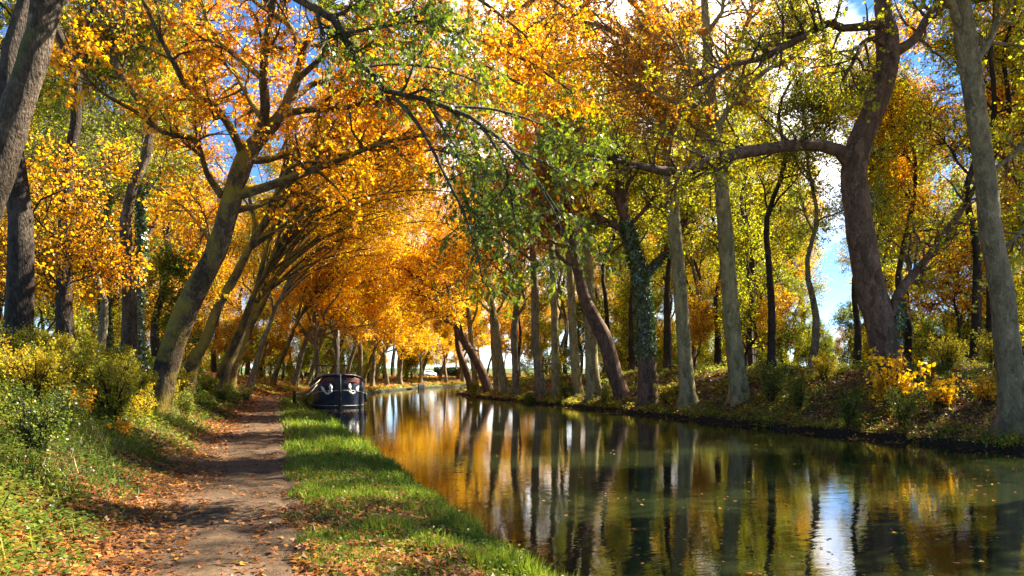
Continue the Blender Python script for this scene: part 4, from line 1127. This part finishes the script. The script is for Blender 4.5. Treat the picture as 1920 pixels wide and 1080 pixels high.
# fallen leaves
A = acc()
X, Y, D = cand(330000, 4.2, 70, 1.0, -21, 30); dl, dr_, rr = tinfo(X, Y)
drift = np.exp(-((dr_ - 4.6 - .3 * wob(X, Y, .8)) / .8) ** 2)
fore = np.where((Y < 8.5) & (dl > .5) & (dr_ < 2.3), .38, 0) + np.where((np.abs(Y - 10.2 - .2 * X) < .9) & (dl > .4) & (dr_ < 2.6), .35, 0)
pth = np.where((dr_ > 2.2) & (dr_ < 4.1), .035 + .10 * np.maximum(wob(X, Y, 1.7, 3), 0) + .22 * np.clip((dr_ - 3.3) / .6, 0, 1), 0)
vg = np.where(dr_ <= 2.2, .10 + .06 * np.maximum(wob(X, Y, 1.3), 0), 0)
slope = np.where(dr_ > 4.4, np.interp(dr_, [4.4, 7, 9], [.75, .5, .3]) + .22 * wob(X, Y, .9, 2.), 0)
ok = (dl > .06) & (dl > rr) & (dr_ < 12) & (rg.uniform(0, 1, len(X)) < np.clip(np.maximum.reduce([drift * .95, fore, pth, vg, slope]), 0, 1))
X, Y, D, dr_ = X[ok], Y[ok], D[ok], dr_[ok]
Z = np.maximum(ground(X, Y), 0) + rg.uniform(0, .035, len(X)) * (dr_ > 3.6) + np.where((dr_ < 2.2), rg.uniform(.01, .06, len(X)), .0)
kindsel = D < 16
lvv = np.clip(.42 + rg.normal(size=len(X)) * .26 + .12 * wob(X, Y, 1.5), 0, 1)
sz = np.maximum(.055, .0034 * D) * rg.uniform(.6, 1.5, len(X))
put(A, flat_leaves(X[kindsel], Y[kindsel], Z[kindsel], sz[kindsel], 'palmate', lvv[kindsel], .3, .008))
put(A, flat_leaves(X[~kindsel], Y[~kindsel], Z[~kindsel], sz[~kindsel], 'diamond', lvv[~kindsel], .3, .01))
X, Y, D = cand(120000, 66, 200, 1.0, -6, 30); dl, dr_, rr = tinfo(X, Y)
ok = (dl > .3) & (dl > rr) & (dl < 30) & (rg.uniform(0, 1, len(X)) < np.clip(.75 + .3 * wob(X, Y, .3, 1.), .2, 1)); X, Y, D = X[ok], Y[ok], D[ok]
put(A, flat_leaves(X, Y, ground(X, Y) + rg.uniform(.02, .12, len(X)), .0030 * D * rg.uniform(.6, 1.4, len(X)), 'diamond', np.clip(.68 + rg.normal(size=len(X)) * .22, 0, 1), .3, .02))
X, Y, D = cand(190000, 17, 100, 1.0, 10, 61); dl, dr_, rr = tinfo(X, Y)
ok = (rr > .1) & (rr < 14) & (rr > dl) & (rg.uniform(0, 1, len(X)) < np.clip(.75 - .4 * wob(X, Y, .75, 5.), .2, 1))
X, Y, D = X[ok], Y[ok], D[ok]
put(A, flat_leaves(X, Y, ground(X, Y) + rg.uniform(0, .05, len(X)), .0034 * D * rg.uniform(.6, 1.5, len(X)), 'diamond', np.clip(.50 + rg.normal(size=len(X)) * .26, 0, 1), .4, .01))
V, Fs, lv = fin(A)
stuff('fallen_leaves', V, Fs, M['litter'], lv, 'brown and orange fallen leaves lying along the path and banks', 'leaves')
# leaves afloat
A = acc()
X, Y, D = cand(60000, 6, 90, 1.0, -4, 54); dl, dr_, rr = tinfo(X, Y)
near_r = np.exp(-(np.maximum(-rr, 0) / .9) ** 1.5) * .35; raft = np.clip(wob(X, Y, .55, 1.7) * wob(X, Y, 1.9, .6) - .22, 0, 1) * .25
bow = np.exp(-((X - 4.2) / 1.6) ** 2 - ((Y - 47) / 3.5) ** 2) * .5
ok = (dl < -.1) & (rr < -.05) & (rg.uniform(0, 1, len(X)) < np.clip(near_r * 1.4 + raft * 2.2 + bow + .014, 0, .6))
X, Y, D = X[ok], Y[ok], D[ok]
put(A, flat_leaves(X, Y, 0 * X, np.maximum(.07, .0026 * D) * rg.uniform(.6, 1.3, len(X)), 'palmate', np.clip(.5 + rg.normal(size=len(X)) * .3, 0, 1), .03, .004))
V, Fs, lv = fin(A)
stuff('floating_leaves', V, Fs, M['litter'], lv, 'fallen leaves floating in rafts on the canal', 'leaves')

# ------------------------------------------------------------------ barge
navy = simple('navy_paint', (.020, .027, .046), .4, 0, 3.5, .45, .05)
red = simple('faded_red_paint', (.13, .025, .018), .6, 0, 6, .4)
silver = simple('galvanised_steel', (.72, .73, .70), .5, .1, 9, .25)
cream = simple('cream_paint', (.45, .40, .32), .5, 0, 6, .2)
rope_m = simple('pale_rope', (.52, .46, .33), .9, 0, 40, .3)
black = simple('black_rubber', (.016, .016, .017), .7, 0, 8, .3)
wood_m = simple('varnished_wood', (.34, .24, .13), .45, 0, 7, .4)
glass = simple('window_glass', (.05, .07, .08), .05)
grey_st = simple('grey_strake', (.24, .26, .28), .5, 0, 8, .25)
SX = [0, .12, .35, .8, 1.5, 2.6, 4.5, 8, 16, 20, 22.2, 23.2]
SW = [.10, .52, .92, 1.28, 1.52, 1.66, 1.72, 1.74, 1.74, 1.70, 1.3, .7]
SH = [2.02, 2.01, 1.98, 1.84, 1.64, 1.48, 1.32, 1.22, 1.2, 1.25, 1.4, 1.5]
stem = P(642, 765, 53.); byaw = math.radians(-2.0)
barge = empty('barge', (stem[0] - .15, stem[1], 0), 'dark blue barge moored beside the towpath with two white anchors on its bow', 'boat', None, byaw, 1.08)
def hull_at(s): return float(np.interp(s, SX, SW)), float(np.interp(s, SX, SH))
def section(s, k=1.0, out=0.):
    w, h = hull_at(s)
    prof = [(.92, -.5), (.96, .0), (.98, .45), (.995, .9), (1.0, 1.25 / 1.9 * h), (1.005, h)]
    return [(w * a + out, s + (.22 * (1 - z / h) if s < .4 else 0) * (1 if s < .2 else .5), z) for a, z in prof]
mb = MB(); secs = []
for s in np.unique(np.concatenate([SX, np.linspace(0, 5, 18)])):
    R_ = section(s); L_ = [(-x, y, z) for x, y, z in R_]
    secs.append(L_[::-1] + R_)
mb.loft(secs, close=True, cap=True)
mb.build('hull', navy, barge, smooth=False)
# deck, bulwark rail, strake
def side_line(zf, out, s0=0., s1=23.0, n=40, side=1):
    o_ = []
    for s in np.concatenate([np.linspace(s0, min(2.6, s1), n), np.linspace(2.8, s1, 10)] if s1 > 2.7 else [np.linspace(s0, s1, n)]):
        w, h = hull_at(s); z = zf(h)
        o_.append((side * (w * np.interp(z / h, [0, .5, 1], [.963, .996, 1.005]) + out), s - out * (1 if s < .6 else 0), z))
    return o_
rail = MB()
for sd_ in (-1, 1): rail.tube(side_line(lambda h: h + .02, .015, side=sd_), .055, 6)
rail.build('bulwark_rail', simple('dark_rail', (.03, .025, .045), .4, 0, 5, .3), barge, smooth=True)
stk = MB()
for sd_ in (-1, 1): stk.tube(side_line(lambda h: h * .53, .012, side=sd_), .035, 6)
stk.build('rubbing_strake', grey_st, barge, smooth=True)
wl = MB()
for sd_ in (-1, 1): wl.tube(side_line(lambda h: .14, .004, side=sd_), .022, 5)
wl.build('waterline_stripe', simple('waterline_paint', (.30, .27, .26), .6, 0, 8, .4), barge, smooth=True)
for sd_ in (-1, 1):
    bd = MB(); pts = []
    lo = side_line(lambda h: h - .40, .012, .06, 1.05, 12, sd_); hi = side_line(lambda h: h - .14, .014, .06, .95, 12, sd_)
    bd.loft([lo, hi], close=False, cap=False)
    inn = MB()
    bd.build('name_band', red, barge)
stb = MB(); stb.box((0, -.03, 1.0), (.12, .14, 2.12), bev=.03)
stb.build('stem_post', black, barge)
dk = MB()
dsec = []
for s in np.linspace(.3, 22.6, 14):
    w, h = hull_at(s); dsec.append([(-w * .96, s, h - .10), (w * .96, s, h - .10), (w * .96, s, h - .16), (-w * .96, s, h - .16)])
dk.loft(dsec); dk.build('deck', simple('deck_paint', (.10, .10, .11), .7, 0, 5, .3), barge)
# anchors hung in their hawses
def anchor(sd_):
    s0 = .34; w, h = hull_at(s0)
    r = MB()
    r.lathe([(.0, -.02), (.20, -.02), (.20, .05), (.11, .07), (.11, .02), (0, .02)], sides=14)
    ang = math.radians(52) * sd_
    # frame on the bow plating: u outward along plating, n outward normal
    n_ = np.array([sd_ * math.sin(math.radians(38)), -math.cos(math.radians(38)), 0.]); u_ = np.array([math.cos(math.radians(38)), sd_ * math.sin(math.radians(38)), 0.])
    cpos = np.array([sd_ * .60, .10, 1.10]) + n_ * .16
    def loc(a, b_, c_=0.): return cpos + u_ * a * sd_ + np.array([0, 0, 1.]) * b_ + n_ * c_
    sh_ = MB(); sh_.tube([loc(-.14, .22, -.10), loc(-.12, .05, .02), loc(-.06, -.12, .06)], [.035, .04, .045], 8)
    an = sh_.build('anchor', silver, barge, True)
    cr = MB(); cr.tube([loc(-.30, -.02, .05), loc(-.20, -.13, .07), loc(-.05, -.22, .08), loc(.12, -.19, .07), loc(.26, -.08, .05)], [.04, .055, .065, .055, .04], 8)
    cr.build('anchor_crown', silver, an, True)
    for (a0, b0, a1, b1) in ((-.24, -.02, -.20, .38), (.22, -.10, .48, .23)):
        fl = MB(); dv = np.array([a1 - a0, b1 - b0]); Ld = np.hypot(*dv); dv = dv / Ld; pv = np.array([-dv[1], dv[0]])
        out = [(0, -.05), (.10, -.07), (.24, -.12), (Ld * .62, -.10), (Ld * 1.08, 0), (Ld * .62, .10), (.24, .12), (.10, .07), (0, .05)]
        f_ = [loc(a0 + dv[0] * t + pv[0] * q_, b0 + dv[1] * t + pv[1] * q_, .10) for t, q_ in out]; bk = [p - n_ * .06 for p in f_]
        k = len(out); fl.add(np.array(f_ + bk), [np.array([[i, (i + 1) % k, k + (i + 1) % k, k + i] for i in range(k)]), np.array([list(range(k))[::-1]]), np.array([list(range(k, 2 * k))])])
        fl.build('fluke', silver, an)
    hp = MB(); hp.tube([loc(-.13, .20, -.14), loc(-.13, .20, -.03)], [.17, .16], 14); hp.build('hawse_pipe', black, an, True)
anchor(-1); anchor(1)
# deck house, wheelhouse, mast, bitts, hatch
cb = MB(); cb.box((0, 11.5, 1.40), (2.3, 9.0, .5), bev=.08); cb_o = cb.build('cabin', cream, barge)
for sd_ in (-1, 1):
    for k in range(4):
        w_ = MB(); w_.box((sd_ * 1.155, 8.4 + k * 2.1, 1.44), (.04, .9, .22), bev=.01); w_.build('window', glass, cb_o)
wh = MB(); wh.box((0, 18.2, 1.62), (2.3, 2.4, 1.0), bev=.05); wh_o = wh.build('wheelhouse', wood_m, barge)
for px_ in (-1.05, -.38, .38, 1.05):
    for py_ in (17.1, 19.3):
        p_ = MB(); p_.box((px_, py_, 2.43), (.11, .11, .62), bev=.01); p_.build('post', wood_m, wh_o)
rf = MB(); rf.box((0, 18.2, 2.79), (2.6, 2.7, .10), bev=.03); rf.build('roof', simple('dark_roof', (.06, .04, .035), .6, 0, 5, .3), wh_o)
ms = MB(); ms.tube([(0, 2.6, 1.3), (0, 2.6, 4.9)], [.075, .045], 8); ms.build('mast', simple('pale_mast', (.66, .58, .46), .5, 0, 12, .2), barge, True)
for bx_, by_ in ((-.75, 1.3), (.75, 1.3), (-.9, 20.6), (.9, 20.6)):
    bt = MB(); bt.lathe([(.0, 0), (.10, 0), (.08, .05), (.07, .30), (.11, .34), (.11, .38), (0, .39)], (bx_, by_, hull_at(by_)[1] - .1), 10); bt.build('bollard', black, barge, True)
wl_ = MB(); wl_.lathe([(0, 0), (.22, 0), (.22, .06), (.12, .10), (.12, .28), (.2, .34), (.2, .4), (0, .42)], (0, 1.6, 1.6), 12); wl_.build('windlass', grey_st, barge, True)
for sd_, s_ in ((1, 1.9), (-1, 4.2), (1, 6.0)):
    w, h = hull_at(s_); fd = MB(); a = np.linspace(0, 2 * PI, 17)
    fd.tube([(sd_ * (w * 1.01 + .09), s_ + .24 * math.cos(t), .62 + .24 * math.sin(t)) for t in a], .085, 8, cap=False); fd.build('tyre_fender', black, barge, True)
cl = MB()
cl.tube([(.85, .75, 1.98), (1.05, .85, 1.86), (1.25, 1.05, 1.90), (1.42, 1.4, 1.72)], .03, 6); cl.build('coiled_rope', rope_m, barge, True)

cosb, sinb = math.cos(byaw), math.sin(byaw)
def bw(x, y, z):
    x, y, z = x * 1.08, y * 1.08, z * 1.08
    return np.array([stem[0] - .15 + x * cosb - y * sinb, stem[1] + x * sinb + y * cosb, z])
# mooring post and ropes
pp = P(552, 757, 47.); pz = gz(pp[0], pp[1])
po = empty('mooring_post', (pp[0], pp[1], pz - .2), 'short weathered mooring post between the path and the barge', 'post')
m_ = MB(); m_.lathe([(0, 0), (.105, 0), (.10, .5), (.095, 1.0), (.07, 1.05), (0, 1.06)], sides=12); m_.build('shaft', B['dark'], po, True)
m_ = MB(); m_.lathe([(.10, 0), (.125, .01), (.125, .06), (.10, .07)], (0, 0, .86), 12); m_.build('iron_band', simple('rusty_iron', (.12, .06, .03), .7, .4, 12, .4), po, True)
def sag(a, b_, s, n=12):
    t = np.linspace(0, 1, n)[:, None]; p = a * (1 - t) + b_ * t; p[:, 2] -= (4 * s * t * (1 - t))[:, 0]; return p
top = np.array([pp[0], pp[1], pz + .62])
for k, (x_, y_, z_, s_, lab) in enumerate(((-1.0, .8, 1.95, .25, 'pale mooring rope from the barge bow down to the bank, upper of two'), (-1.1, 1.1, 1.88, .5, 'slack pale mooring rope from the barge bow, lower of two'))):
    rp_ = MB(); rp_.tube(sag(bw(x_, y_, z_), top + np.array([.0, 0, .12 * (1 - k)]), s_), .028, 6); o = rp_.build('mooring_rope', rope_m, None, True); tag(o, lab, 'rope', 'mooring ropes of the barge')
# tender squeezed between bow and bank
dg = empty('rowing_boat', tuple(bw(-2.0, .6, 0)), 'small dark rowing boat squeezed between the barge bow and the bank', 'boat', None, byaw + .1)
m_ = MB(); secs = []
for s, w, h in ((0, .10, .52), (.3, .30, .46), (.8, .42, .40), (1.6, .44, .38), (2.3, .36, .42)):
    secs.append([(-w, s, h), (-w * .75, s, .05), (0, s, -.12), (w * .75, s, .05), (w, s, h), (w * .86, s, h - .01), (w * .6, s, .10), (0, s, .02), (-w * .6, s, .10), (-w * .86, s, h - .01)])
m_.loft(secs); m_.build('hull', simple('tarred_boards', (.02, .018, .016), .6, 0, 6, .4), dg)
for y_ in (.9, 1.7):
    m_ = MB(); m_.box((0, y_, .30), (.74, .18, .03), bev=.008); m_.build('thwart', wood_m, dg)
m_ = MB(); m_.tube([(0, -.02, .44), (-.03, -.06, .50), (.02, -.03, .55)], .03, 6); m_.build('bow_ring', silver, dg, True)

# ------------------------------------------------------------------ far things past the bend
# timber landing stage
jb = np.array([17.6, 112.5]); jd = unit(np.array([10.3, 28.]))
jr = math.atan2(jd[1], jd[0])
j = empty('landing_stage', (jb[0] + .9, jb[1], 0), 'dark timber landing stage at the far bend on the left bank', 'landing stage', None, jr)
jw = simple('dark_timber', (.045, .035, .028), .85, 0, 6, .4)
m_ = MB(); m_.box((2.2, -.1, .66), (4.6, 1.3, .09), bev=.02); m_.build('deck', jw, j)
for k in range(6):
    m_ = MB(); m_.box((.1 + k * .84, -.70, .28), (.20, .16, 1.05), bev=.02); m_.build('pile', jw, j)
m_ = MB()
for zz in (.15, .38): m_.box((2.2, -.60, zz), (4.5, .05, .17), bev=.01)
m_.build('facing_board', jw, j)
# railing, hedge and a parked car beyond the meadow
rl = P(864, 697, 178.); rz_ = gz(rl[0], rl[1])
fr = empty('railing', (rl[0], rl[1], rz_), 'white railing on the bright meadow at the far end of the canal', 'railing', None, -TH)
white = simple('white_paint', (.75, .74, .70), .5)
m_ = MB()
for zz in (.45, 1.0): m_.box((0, 0, zz), (8.2, .08, .08), bev=.01)
m_.build('rail', white, fr)
for k in range(9):
    m_ = MB(); m_.box((-4 + k, .09, .55), (.09, .09, 1.15), bev=.01); m_.build('post', white, fr)
hd = P(842, 700, 170.); hdz = gz(hd[0], hd[1])
rg = np.random.default_rng(9)
n = 5200; pos = np.stack([rg.uniform(-3.2, 3.2, n), rg.uniform(-.7, .7, n), rg.uniform(.05, 1.9, n)], 1)
V, Fi, lv = leaves(pos, rg.normal(size=(n, 3)), rg.normal(size=(n, 3)), .30 * rg.uniform(.6, 1.2, n), 'diamond', rg.uniform(0, .6, n))
hq = empty('hedge', (hd[0], hd[1], hdz), 'clipped dark green hedge left of the white railing', 'hedge', None, -TH)
link('foliage', mesh('foliage', V, [Fi], M['ivy'], lv=lv), hq)
m_ = MB()
for k in range(5): m_.tube([(-2.6 + k * 1.3, 0, -.1), (-2.5 + k * 1.3, .1, 1.5)], [.06, .03], 5)
m_.build('stem', B['dark'], hq)
# parked car
cp = P(800, 702, 165.); cz = gz(cp[0], cp[1])
car = empty('parked_car', (cp[0], cp[1], cz), 'pale blue car parked under the far trees at the bend', 'car', None, .5)
cpt = simple('pale_blue_car_paint', (.42, .50, .58), .3)
m_ = MB()
body = [(-2.0, .35), (-2.05, .75), (-1.3, .92), (-.75, 1.40), (.75, 1.42), (1.45, .98), (2.0, .88), (2.05, .35)]
secs = [[(x_ * (1 if abs(y_) < .7 else .98), y_ * (1 if z_ < 1. else .82), z_) for x_, z_ in body] for y_ in (-.85, -.8, .8, .85)]
m_.loft(secs); m_.build('body', cpt, car)
for sd_ in (-1, 1):
    m_ = MB(); m_.prism([(-1.1, .98), (-.70, 1.34), (.70, 1.36), (1.2, 1.0)], -.012, .012, o=(0, sd_ * .80, 0)); m_.build('side_window', glass, car)
    for x_ in (-1.25, 1.25):
        m_ = MB(); m_.tube([(x_, sd_ * .88, .32), (x_, sd_ * .66, .32)], .32, 16); m_.build('wheel', black, car, True)

# ------------------------------------------------------------------ sky, sun, camera
SUN_AZ, SUN_EL = math.radians(79), math.radians(42)
w = bpy.data.worlds.new('World'); bpy.context.scene.world = w; w.use_nodes = True
nt = w.node_tree; nt.nodes.clear()
out = nt.nodes.new('ShaderNodeOutputWorld')
sky = nt.nodes.new('ShaderNodeTexSky'); sky.sky_type = 'NISHITA'; sky.sun_disc = False
sky.sun_elevation = SUN_EL; sky.sun_rotation = SUN_AZ; sky.ozone_density = 4.0; sky.dust_density = .0; sky.air_density = .75; sky.altitude = 1200
bg = nd(nt, 'ShaderNodeBackground', i_Strength=.065)
shs = nd(nt, 'ShaderNodeHueSaturation', i_Saturation=1.15, i_Value=.8); nt.links.new(sky.outputs[0], shs.inputs['Color']); nt.links.new(shs.outputs[0], bg.inputs[0])
tc = nd(nt, 'ShaderNodeTexCoord'); mp = nd(nt, 'ShaderNodeMapping'); mp.inputs['Scale'].default_value = (1, 1, 1.7); mp.inputs['Location'].default_value = (.35, .2, .1)
nt.links.new(tc.outputs['Generated'], mp.inputs[0])
cn = noise(nt, 2.3, 7, mp.outputs[0], .58)
vd = nd(nt, 'ShaderNodeVectorMath', operation='DOT_PRODUCT'); nt.links.new(tc.outputs['Generated'], vd.inputs[0])
az_, el_ = math.radians(21), math.radians(19)
vd.inputs[1].default_value = (math.sin(az_) * math.cos(el_), math.cos(az_) * math.cos(el_), math.sin(el_))
bank = nd(nt, 'ShaderNodeMapRange', i_From_Min=.90, i_From_Max=.99, i_To_Min=-.15, i_To_Max=.22); nt.links.new(vd.outputs['Value'], bank.inputs[0])
cm = ramp(nt, [(.56, (0, 0, 0)), (.68, (1, 1, 1))], mth(nt, 'ADD', cn, bank.outputs[0]))
cb_ = nd(nt, 'ShaderNodeBackground', i_Strength=.72); cb_.inputs[0].default_value = (1., .98, .96, 1)
mx = nd(nt, 'ShaderNodeMixShader'); nt.links.new(cm, mx.inputs[0]); nt.links.new(bg.outputs[0], mx.inputs[1]); nt.links.new(cb_.outputs[0], mx.inputs[2])
nt.links.new(mx.outputs[0], out.inputs[0])

sl = bpy.data.lights.new('sun', 'SUN'); sl.energy = 4.4; sl.angle = math.radians(.5); sl.color = (1, .90, .74)
so = bpy.data.objects.new('sun', sl); C.objects.link(so)
S = Vector((math.sin(SUN_AZ) * math.cos(SUN_EL), math.cos(SUN_AZ) * math.cos(SUN_EL), math.sin(SUN_EL)))
so.rotation_euler = S.to_track_quat('Z', 'Y').to_euler(); so.location = (40, 10, 40)

cd = bpy.data.cameras.new('camera'); cd.sensor_width = 36; cd.lens = F / 1920 * 36; cd.shift_y = 160 / 1920; cd.clip_start = .1; cd.clip_end = 3000
co = bpy.data.objects.new('camera', cd); C.objects.link(co); co.location = (0, 0, CAMZ); co.rotation_euler = (PI / 2, 0, -TH)
sc = bpy.context.scene
sc.camera = co
sc.view_settings.view_transform = 'Standard'; sc.view_settings.look = 'None'; sc.view_settings.gamma = 1; sc.view_settings.exposure = 2.55
cy = sc.cycles
cy.max_bounces = 12; cy.diffuse_bounces = 9; cy.glossy_bounces = 3; cy.transmission_bounces = 8; cy.transparent_max_bounces = 4
cy.sample_clamp_indirect = 6
